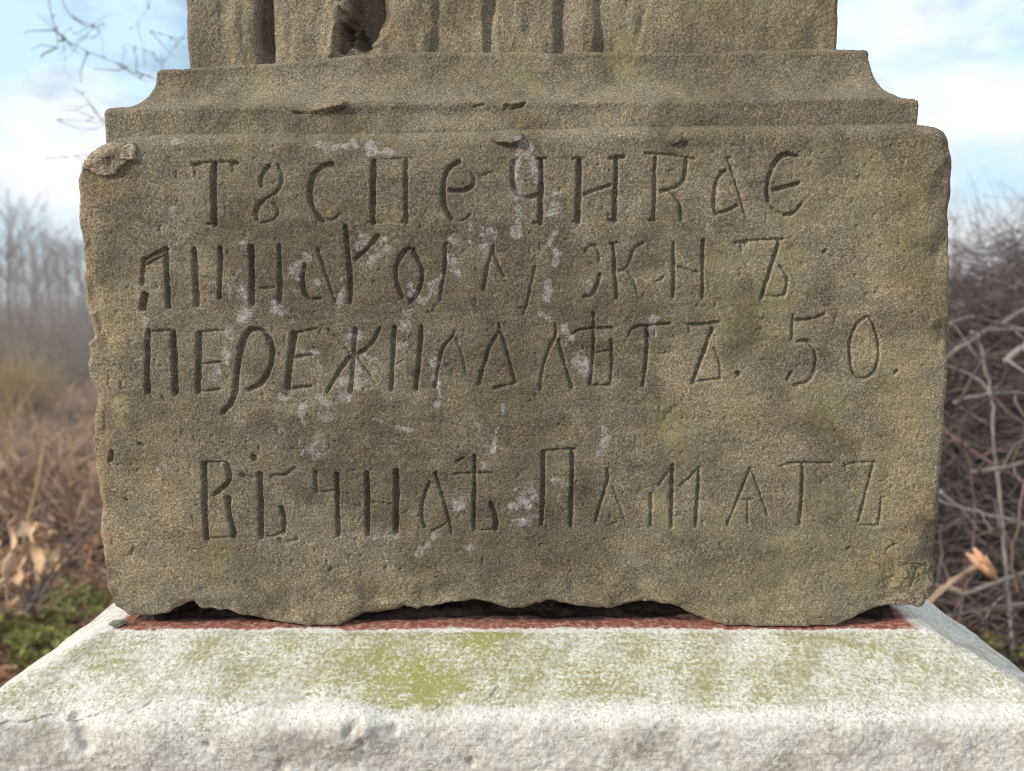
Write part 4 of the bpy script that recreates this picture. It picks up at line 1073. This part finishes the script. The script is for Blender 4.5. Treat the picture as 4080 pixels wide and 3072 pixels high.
# undergrowth of thin stems before the wood, left and right
r = random.Random(56); ug = MB()
for k in range(4200):
    dd_ = r.uniform(11, 26); x = r.uniform(-1.15, 1.0) * dd_; y = dd_ - D
    if r.random() < .35: x = r.uniform(-.72, -.44) * dd_
    z = float(ground_z(np.array(x), np.array(y)))
    p2, _d = wander((x, y, z), (r.gauss(0, .3), r.gauss(0, .3), 1), r.uniform(.5, 1.7), 3, .18, r, (0, 0, -.05)); ug.tube(p2, np.linspace(.007, .003, 4), 3, False)
o = ug.build('undergrowth', M_bark); o['kind'] = 'stuff'

# flattened brown bracken and grass over the field
r = random.Random(57); bk = MB(); st = MB()
for k in range(15000):
    dd_ = 3.0 + 13 * r.random() ** 1.4; x = r.uniform(-1.1, 1.0) * dd_
    if r.random() < .5: x = r.uniform(-.74, -.44) * dd_
    y = dd_ - D; z = float(ground_z(np.array(x), np.array(y)))
    if y < .75 and abs(x) < .6: continue
    far = dd_ > 6
    m = bk if r.random() < (.8 if far else .7) else st
    if dd_ < 4.3 and r.random() < .75: continue
    p2, _d = wander((x, y, z), (r.gauss(0, .8), r.gauss(0, .8), r.uniform(.15, .8)), r.uniform(.15, .5), 3, .25, r, (0, 0, -.18))
    w = r.uniform(.003, .008)
    m.leaf(p2[0], (p2[-1] - p2[0]) / np.linalg.norm(p2[-1] - p2[0]), np.array([r.uniform(-1, 1), r.uniform(-1, 1), 0.2]), np.linalg.norm(p2[-1] - p2[0]), w * (3.2 if m is bk else 1), .25)
o = bk.build('dead_bracken', M_bracken); o['kind'] = 'stuff'
o = st.build('dry_grass', M_straw); o['kind'] = 'stuff'

# pale tussock at the left edge
r = random.Random(58); ts = MB(); c = pos(18, 8.5)
for k in range(420):
    p2, _d = wander((c[0] + r.gauss(0, .16), c[1] + r.gauss(0, .16), c[2]), (r.gauss(.06, .32), r.gauss(0, .3), 1), r.uniform(.5, 1.05), 4, .1, r, (0, 0, -.09)); ts.tube(p2, np.linspace(.004, .0012, 5), 3, False)
o = ts.build('grass_tussock', M_straw, origin=c); tag(o, 'pale straw tussock of dry grass at the left edge of the field', 'grass tussock')

# leaf litter
r = random.Random(59); lb_ = MB()
for k in range(9500):
    dd_ = 1.4 + 4.6 * r.random() ** .8; x = r.uniform(-1.3, 1.4) * dd_; 
    if r.random() < .6: x = r.choice([r.uniform(-.78, -.42), r.uniform(.42, .78)]) * dd_
    y = dd_ - D
    if abs(x) < .55 and y < .6: continue
    z = float(ground_z(np.array(x), np.array(y))) + r.uniform(.0, .03); a = r.uniform(0, 6.28)
    d = np.array([math.cos(a), math.sin(a), r.gauss(0, .3)]); s_ = np.array([-math.sin(a), math.cos(a), r.gauss(0, .35)])
    L_ = r.uniform(.035, .085); lb_.leaf((x, y, z), d, s_, L_, L_ * .6, r.uniform(-.3, .4))
o = lb_.build('leaf_litter', M_litter); o['kind'] = 'stuff'

# green low plants
r = random.Random(60); gr = MB()
for (px, py, sx, n_) in ((175, 1308, 55, 330), (120, 1325, 30, 110), (85, 1345, 28, 120), (60, 1400, 40, 420), (20, 1440, 40, 120), (2195, 1425, 14, 160), (-40, 1380, 60, 300), (2280, 1440, 40, 160)):
    for k in range(n_):
        ppx = px + r.gauss(0, sx * .75); ppy = py + r.gauss(0, 15)
        ang = PITCH + math.atan((ppy - 833) / (FPX / KD)); dist_ = (H - GZ) / math.tan(ang)
        x, y, z = pos(ppx, dist_)
        a = r.uniform(0, 6.28); d = np.array([math.cos(a), math.sin(a), r.uniform(.0, .7)]); d /= np.linalg.norm(d); s_ = np.array([-math.sin(a), math.cos(a), 0])
        L_ = r.uniform(.02, .05); gr.leaf((x, y, z + r.uniform(0, .03)), d, s_, L_, L_ * .6, -.3)
o = gr.build('green_groundcover', M_green); o['kind'] = 'stuff'

# shrub with withered beige leaves, lower left
c = pos(62, 3.05); sr = thing('withered_shrub', 'small shrub with withered beige leaves on thin grey stems, lower left', 'shrub', c)
r = random.Random(61)


def P3(px, py, dist_):
    q = disp([px], [py], dist_ - D)[0]; return q - np.array(c)


for k, line in enumerate([[(58, 1318), (40, 1230), (22, 1165), (8, 1120)], [(62, 1318), (70, 1220), (92, 1130), (98, 1080)], [(60, 1318), (100, 1250), (150, 1180), (180, 1148)], [(66, 1316), (130, 1230), (200, 1150), (240, 1100)], [(55, 1318), (20, 1280), (-10, 1200)], [(64, 1316), (90, 1260), (118, 1190), (128, 1150)], [(60, 1320), (50, 1250), (62, 1180), (50, 1110)]]):
    sb = MB(); pts = smooth_line(np.array([P3(a, b, 3.05 + .12 * math.sin(k * 2.1) * i / 3) for i, (a, b) in enumerate(line)]))
    sb.tube(pts, np.linspace(.0075 if k in (2, 3) else .0055, .002, len(pts)), 5); sb.build('stem', M_greybr, sr)
for k, (px, py) in enumerate([(8, 1200), (18, 1215), (32, 1135), (44, 1128), (62, 1152), (70, 1165), (78, 1140), (88, 1160), (94, 1135), (102, 1170), (110, 1155), (84, 1190), (96, 1200), (112, 1200), (118, 1185), (40, 1235), (48, 1265), (36, 1280), (55, 1250), (125, 1175), (28, 1190), (14, 1180), (5, 1165), (66, 1190), (100, 1150), (72, 1130), (42, 1290), (-8, 1190), (-15, 1160), (88, 1215)]):
    lf = MB(); p = P3(px + r.uniform(-3, 3), py, 3.05 + r.uniform(-.12, .12)); d = np.array([r.gauss(0, .5), r.gauss(0, .5), -.8]); d /= np.linalg.norm(d)
    s_ = np.array([r.uniform(.3, 1), r.gauss(0, .6), r.gauss(0, .2)]); s_ /= np.linalg.norm(s_)
    L_ = r.uniform(.065, .115); lf.leaf(p, d, s_, L_, L_ * .62, r.choice([-.5, .5]) * r.uniform(.4, 1.3)); lf.build('leaf', M_deadleaf, sr)

# leaning pale stalk in front of the field
c = pos(60, 3.9); sb = MB(); a = disp([97, 60], [958, 1125], 3.9 - D); b = np.array([a[1][0] - .05, a[1][1], c[2]])
sb.tube(smooth_line(np.array([b, a[1], (a[0] + a[1]) / 2 + .01, a[0]])), [.010] * 10 if False else .0085, 6)
o = sb.build('dead_stalk', M_straw, origin=c); tag(o, 'single pale broken stalk leaning right above the withered shrub', 'stalk')
sb = MB(); c = pos(12, 5.2); sb.tube(smooth_line(np.array([c, disp([10], [960], 5.2 - D)[0], disp([34], [895], 5.2 - D)[0], disp([75], [830], 5.2 - D)[0]])), .006, 5)
o = sb.build('dead_stalk', M_straw, origin=c); tag(o, 'thin bent dead stalk at the left edge beyond the shrub', 'stalk')

# tree at the left whose drooping twigs hang into the sky
tl = (-4.6, 2.6, GZ)
tr = thing('overhanging_tree', 'bare tree whose thin drooping twigs cross the sky at upper left', 'tree', tl)
r = random.Random(62); tb = MB(); tp_ = smooth_line(np.array([(0, 0, -.1), (.05, .02, 1.2), (-.05, .1, 2.4), (.1, .1, 3.6), (.15, .1, 4.6)])); tb.tube(tp_, np.linspace(.14, .05, len(tp_)), 9); tb.build('trunk', M_bark, tr)
lb2 = MB()


def T3(px, py, y): return disp([px], [py], y)[0] - np.array(tl)


e1, e2, e3, e4 = T3(92, -120, 1.7), T3(150, -90, 1.75), T3(560, -60, 2.3), T3(330, -160, 2.1)
for e, m_ in ((e1, (1.4, -.3, 3.9)), (e2, (1.7, -.2, 4.0)), (e3, (2.4, .2, 4.2)), (e4, (1.6, .3, 4.3))):
    pts = smooth_line(np.array([(0.05, .08, 3.2), m_, (e + np.array(m_)) / 2 + (0, 0, .12), e])); lb2.tube(pts, np.linspace(.035, .007, len(pts)), 6)
for k in range(6):
    a = r.uniform(1.2, 5.2); grow(lb2, (0, .08, r.uniform(2.6, 4.2)), (math.cos(a), math.sin(a), .6), 1.4, .02, 2, r, .5, -.02, 4, 3)
lb2.build('limb', M_bark, tr)
TW = [(e1, [(96, -60), (108, 20), (118, 60), (127, 95), (118, 108), (92, 117)], .0040, 1.7), (e2, [(120, -60), (140, 20), (160, 40), (185, 56), (205, 60)], .0042, 1.75),
      (None, [(118, 62), (131, 80), (150, 92), (180, 108), (230, 128), (262, 140), (288, 155), (312, 164)], .0038, 1.72), (e4, [(318, -60), (330, 0), (300, 48), (282, 62)], .0026, 2.1),
      (None, [(288, 155), (330, 166), (380, 190)], .0034, 1.75), (e3, [(470, -30), (430, 40), (380, 95), (352, 140), (335, 125)], .0036, 2.3), (None, [(352, 140), (330, 112), (300, 105), (268, 95)], .0030, 2.2),
      (None, [(335, 125), (322, 108)], .003, 2.2), (None, [(160, 192), (178, 203), (196, 225), (205, 243), (218, 262), (240, 285)], .0034, 1.9), (None, [(120, 258), (148, 258), (180, 262), (205, 255)], .003, 1.9),
      (e3, [(520, 20), (440, 120), (330, 250), (220, 262)], .0034, 2.3), (None, [(95, 342), (140, 340), (175, 333), (200, 335), (260, 350)], .003, 2.2), (None, [(131, 80), (150, 60), (175, 80), (200, 85), (210, 70)], .0018, 1.72), (None, [(262, 140), (268, 112), (262, 96)], .002, 1.74),
      (None, [(322, 68), (344, 72), (378, 82), (410, 84)], .0034, 2.0), (None, [(150, 92), (135, 105), (128, 120)], .0016, 1.72), (None, [(196, 225), (178, 232), (160, 236)], .0016, 1.9), (None, [(205, 60), (214, 54), (226, 48)], .002, 1.75)]
tw = MB()
for st_, line, rad, y_ in TW:
    pts = [T3(a, b, y_) for a, b in line]
    if st_ is not None: pts = [st_] + pts
    pts = smooth_line(np.array(pts)); tw.tube(pts, np.linspace(rad * .40, rad * .2, len(pts)), 5)
    for i in range(2, len(pts) - 1, 3):
        if r.random() < .8:                                        # buds
            d = np.array([r.gauss(0, 1), r.gauss(0, 1), r.gauss(0, 1)]); d /= np.linalg.norm(d); b_ = pts[i]
            tw.tube([b_, b_ + d * .008, b_ + d * .016], [rad * .5, rad * .55, rad * .2], 5)
        if r.random() < .35:
            p2, _ = wander(pts[i], (r.gauss(0, 1), r.gauss(0, 1), r.gauss(-.2, .6)), r.uniform(.05, .16), 4, .2, r); tw.tube(p2, np.linspace(rad * .5, rad * .2, 5), 4)
tw.build('twigs', M_greybr, tr)

# ------------------------------------------------------------------ brush pile on the right
PX, PY = 2.75, 2.75


def pile_h(x, y):
    e = ((x - PX) / 1.65) ** 2 + ((y - PY) / 1.0) ** 2
    return 1.62 * max(0, 1 - e) ** .4


r = random.Random(63); bp_ = MB(); bp2 = MB(); k = 0
while k < 5200:
    x = PX + r.uniform(-1.6, 1.6); y = PY + r.uniform(-1.0, 1.0); hmax = pile_h(x, y)
    if hmax < .08: continue
    z = GZ + hmax * r.random() ** .75
    a = r.gauss(0, .55) + (math.pi if r.random() < .5 else 0)
    d = (math.cos(a), math.sin(a) * .8, r.gauss(.0, .35)); ln = r.uniform(.35, 1.3)
    p0 = np.array([x, y, z]) - np.array(d) * ln * .5
    pts, _d = wander(p0, d, ln, 6, .14, r, (0, 0, -.02))
    pts[:, 2] = np.maximum(pts[:, 2], GZ + .01)
    rad = r.choice([.0014, .0018, .002, .0025, .003, .0035, .005])
    (bp2 if r.random() < .17 else bp_).tube(pts, np.linspace(rad, rad * .5, 7), 4, False)
    if rad > .0022:
        for _ in range(3):
            i = r.randint(1, 5); p2, _d = wander(pts[i], (r.gauss(0, 1), r.gauss(0, 1), r.gauss(.2, .7)), r.uniform(.1, .35), 4, .2, r); bp_.tube(p2, np.linspace(.0022, .001, 5), 3, False)
    k += 1
for k in range(330):                                                # springy twigs on top, against the sky
    x = PX + r.uniform(-1.25, 1.3); y = PY + r.uniform(-.5, .5); z = GZ + pile_h(x, y) * .92
    grow(bp_, (x, y, z), (r.gauss(0, .9), r.gauss(0, .6), r.uniform(.1, .8)), r.uniform(.2, .5), .0026, 2, r, .5, .0, 4, 3)
o = bp_.build('brushwood_twigs', M_brush); o['kind'] = 'stuff'
o = bp2.build('reddish_twigs', M_twigred); o['kind'] = 'stuff'
# dead leaves in the heart of the pile, coloured dark for its inner shade
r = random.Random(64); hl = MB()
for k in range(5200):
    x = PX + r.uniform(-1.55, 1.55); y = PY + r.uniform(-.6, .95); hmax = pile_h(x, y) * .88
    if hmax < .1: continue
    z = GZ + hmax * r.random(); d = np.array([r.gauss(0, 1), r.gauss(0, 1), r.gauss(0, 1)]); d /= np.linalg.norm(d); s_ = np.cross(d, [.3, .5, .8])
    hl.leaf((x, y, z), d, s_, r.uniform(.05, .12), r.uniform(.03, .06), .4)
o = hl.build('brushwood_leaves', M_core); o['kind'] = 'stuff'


def branch(name, pts, r0, r1, mat, label, group='branches on the brush pile', cut=False, sides=8, lumps=0):
    pts = smooth_line(np.array(pts)); rr_ = np.random.default_rng(len(label) * 7 + len(pts)); pts = pts + np.cumsum(rr_.normal(0, .0035, pts.shape), axis=0) * np.sin(np.linspace(0, math.pi, len(pts)))[:, None]
    root = thing(name, label, 'branch', tuple(pts[0]), group)
    b = MB(); rad = np.linspace(r0 * .55, r1 * .55, len(pts)) * (1 + .08 * np.sin(np.arange(len(pts)) * 1.9)); q = pts - pts[0]
    rad = rad * (1 + .13 * rr_.normal(0, 1, len(rad)).clip(-1.5, 1.5)); b.tube(q, rad, sides); b.build('limb', mat, root)
    for i in range(2, len(q) - 2, 4):
        d_ = rr_.normal(0, 1, 3); d_ /= np.linalg.norm(d_); w_, _ = wander(q[i], d_, .08 + .22 * rr_.random(), 4, .2, r)
        sb_ = MB(); sb_.tube(w_, np.linspace(min(r0, r1) * .4, .001, 5), 5); sb_.build('side_twig', mat, root)
    if cut:
        d = q[-1] - q[-2]; d /= np.linalg.norm(d); cb = MB()
        for k_ in range(7):
            o_ = rr_.normal(0, r1 * .5, 3); cb.tube([q[-1] - d * .05 + o_ * .6, q[-1] + o_, q[-1] + d * rr_.uniform(.012, .05) + o_ * 1.5], [r1 * .55, r1 * .5, r1 * .22], 6)
        cb.build('split_end', M_cut, root)
    return root


def BP(line, y0, y1):
    n_ = len(line); return [disp([a], [b], y0 + (y1 - y0) * i / (n_ - 1))[0] for i, (a, b) in enumerate(line)]


branch('bent_stick', BP([(2098, 716), (2116, 730), (2132, 770), (2148, 830), (2156, 900), (2166, 1010), (2176, 1120), (2184, 1260), (2190, 1400)], 1.62, 1.7), .0075, .011, M_pale, 'pale peeled stick bent over at its top, upright before the pile')
branch('dry_branch', BP([(2300, 620), (2212, 672), (2140, 715), (2080, 748), (2020, 790)], 1.9, 1.75), .015, .011, M_greybr, 'long grey branch sloping across the top of the pile to gravestone')
branch('cut_branch', BP([(1990, 1310), (2040, 1276), (2085, 1245), (2118, 1218)], 1.5, 1.35), .014, .017, M_deadbark, 'short thick branch with split orange end, low beside the gravestone', cut=True)
branch('dry_branch', BP([(2020, 1262), (2060, 1282), (2095, 1290), (2150, 1268), (2240, 1232)], 1.55, 1.5), .010, .012, M_greybr, 'light brown forked branch just below the split orange end')
branch('dry_branch', BP([(2030, 1060), (2070, 1098), (2110, 1112), (2160, 1128), (2260, 1150)], 1.6, 1.6), .009, .008, M_pale, 'pale crooked branch low in the pile above the split orange end')
branch('dry_branch', BP([(2060, 870), (2110, 850), (2160, 848), (2260, 838)], 1.65, 1.7), .011, .013, M_greybr, 'grey branch lying level behind the bent stick')
branch('dry_branch', BP([(2100, 1018), (2160, 1010), (2260, 1000)], 1.55, 1.6), .010, .011, M_greybr, 'level grey branch in the middle of the pile')
branch('dry_branch', BP([(2170, 780), (2200, 750), (2250, 715)], 1.62, 1.6), .016, .015, M_pale, 'thick pale broken branch at right picture edge', cut=False)
branch('dry_branch', BP([(2050, 700), (2090, 690), (2170, 720), (2260, 728)], 1.8, 1.8), .010, .008, M_greybr, 'thin grey branch along the upper part of the pile')
branch('dry_branch', BP([(2040, 930), (2100, 985), (2150, 1020), (2210, 1060), (2280, 1090)], 1.7, 1.6), .007, .006, M_twigred, 'reddish branch falling to the right across the pile')
branch('dry_branch', BP([(2220, 1010), (2190, 1100), (2184, 1200), (2200, 1300)], 1.5, 1.5), .006, .005, M_twigred, 'thin reddish upright branch right of the bent stick')
branch('dry_branch', BP([(2045, 1330), (2100, 1318), (2170, 1310), (2260, 1300)], 1.6, 1.6), .008, .007, M_twig, 'dark branch lying near the ground under the pile')
branch('dry_branch', BP([(2070, 1350), (2110, 1180), (2112, 1060), (2085, 960), (2062, 900)], 1.75, 1.6), .006, .005, M_twigred, 'thin reddish branch arching up beside the gravestone')

# ------------------------------------------------------------------ hazy winter air
hz_v = np.array([(x, y, z) for z in (-4, 7.5) for y in (-60, 430) for x in (-440, 440)], float)
hzo = mesh_np('haze', hz_v, [[0, 1, 3, 2], [4, 6, 7, 5], [0, 4, 5, 1], [2, 3, 7, 6], [0, 2, 6, 4], [1, 5, 7, 3]], None, None, None, False)
bm = bmesh.new(); bm.from_mesh(hzo.data); bmesh.ops.recalc_face_normals(bm, faces=bm.faces); bm.to_mesh(hzo.data); bm.free()
hzm = bpy.data.materials.new('winter_haze'); hzm.use_nodes = True; ht = hzm.node_tree; ht.nodes.clear()
hv = ht.nodes.new('ShaderNodeVolumePrincipled'); ho = ht.nodes.new('ShaderNodeOutputMaterial')
hv.inputs['Color'].default_value = (0.93, 0.94, 0.98, 1); hv.inputs['Density'].default_value = 0.0048; hv.inputs['Anisotropy'].default_value = 0.2
ht.links.new(hv.outputs[0], ho.inputs['Volume']); hzo.data.materials.append(hzm); hzo['kind'] = 'stuff'
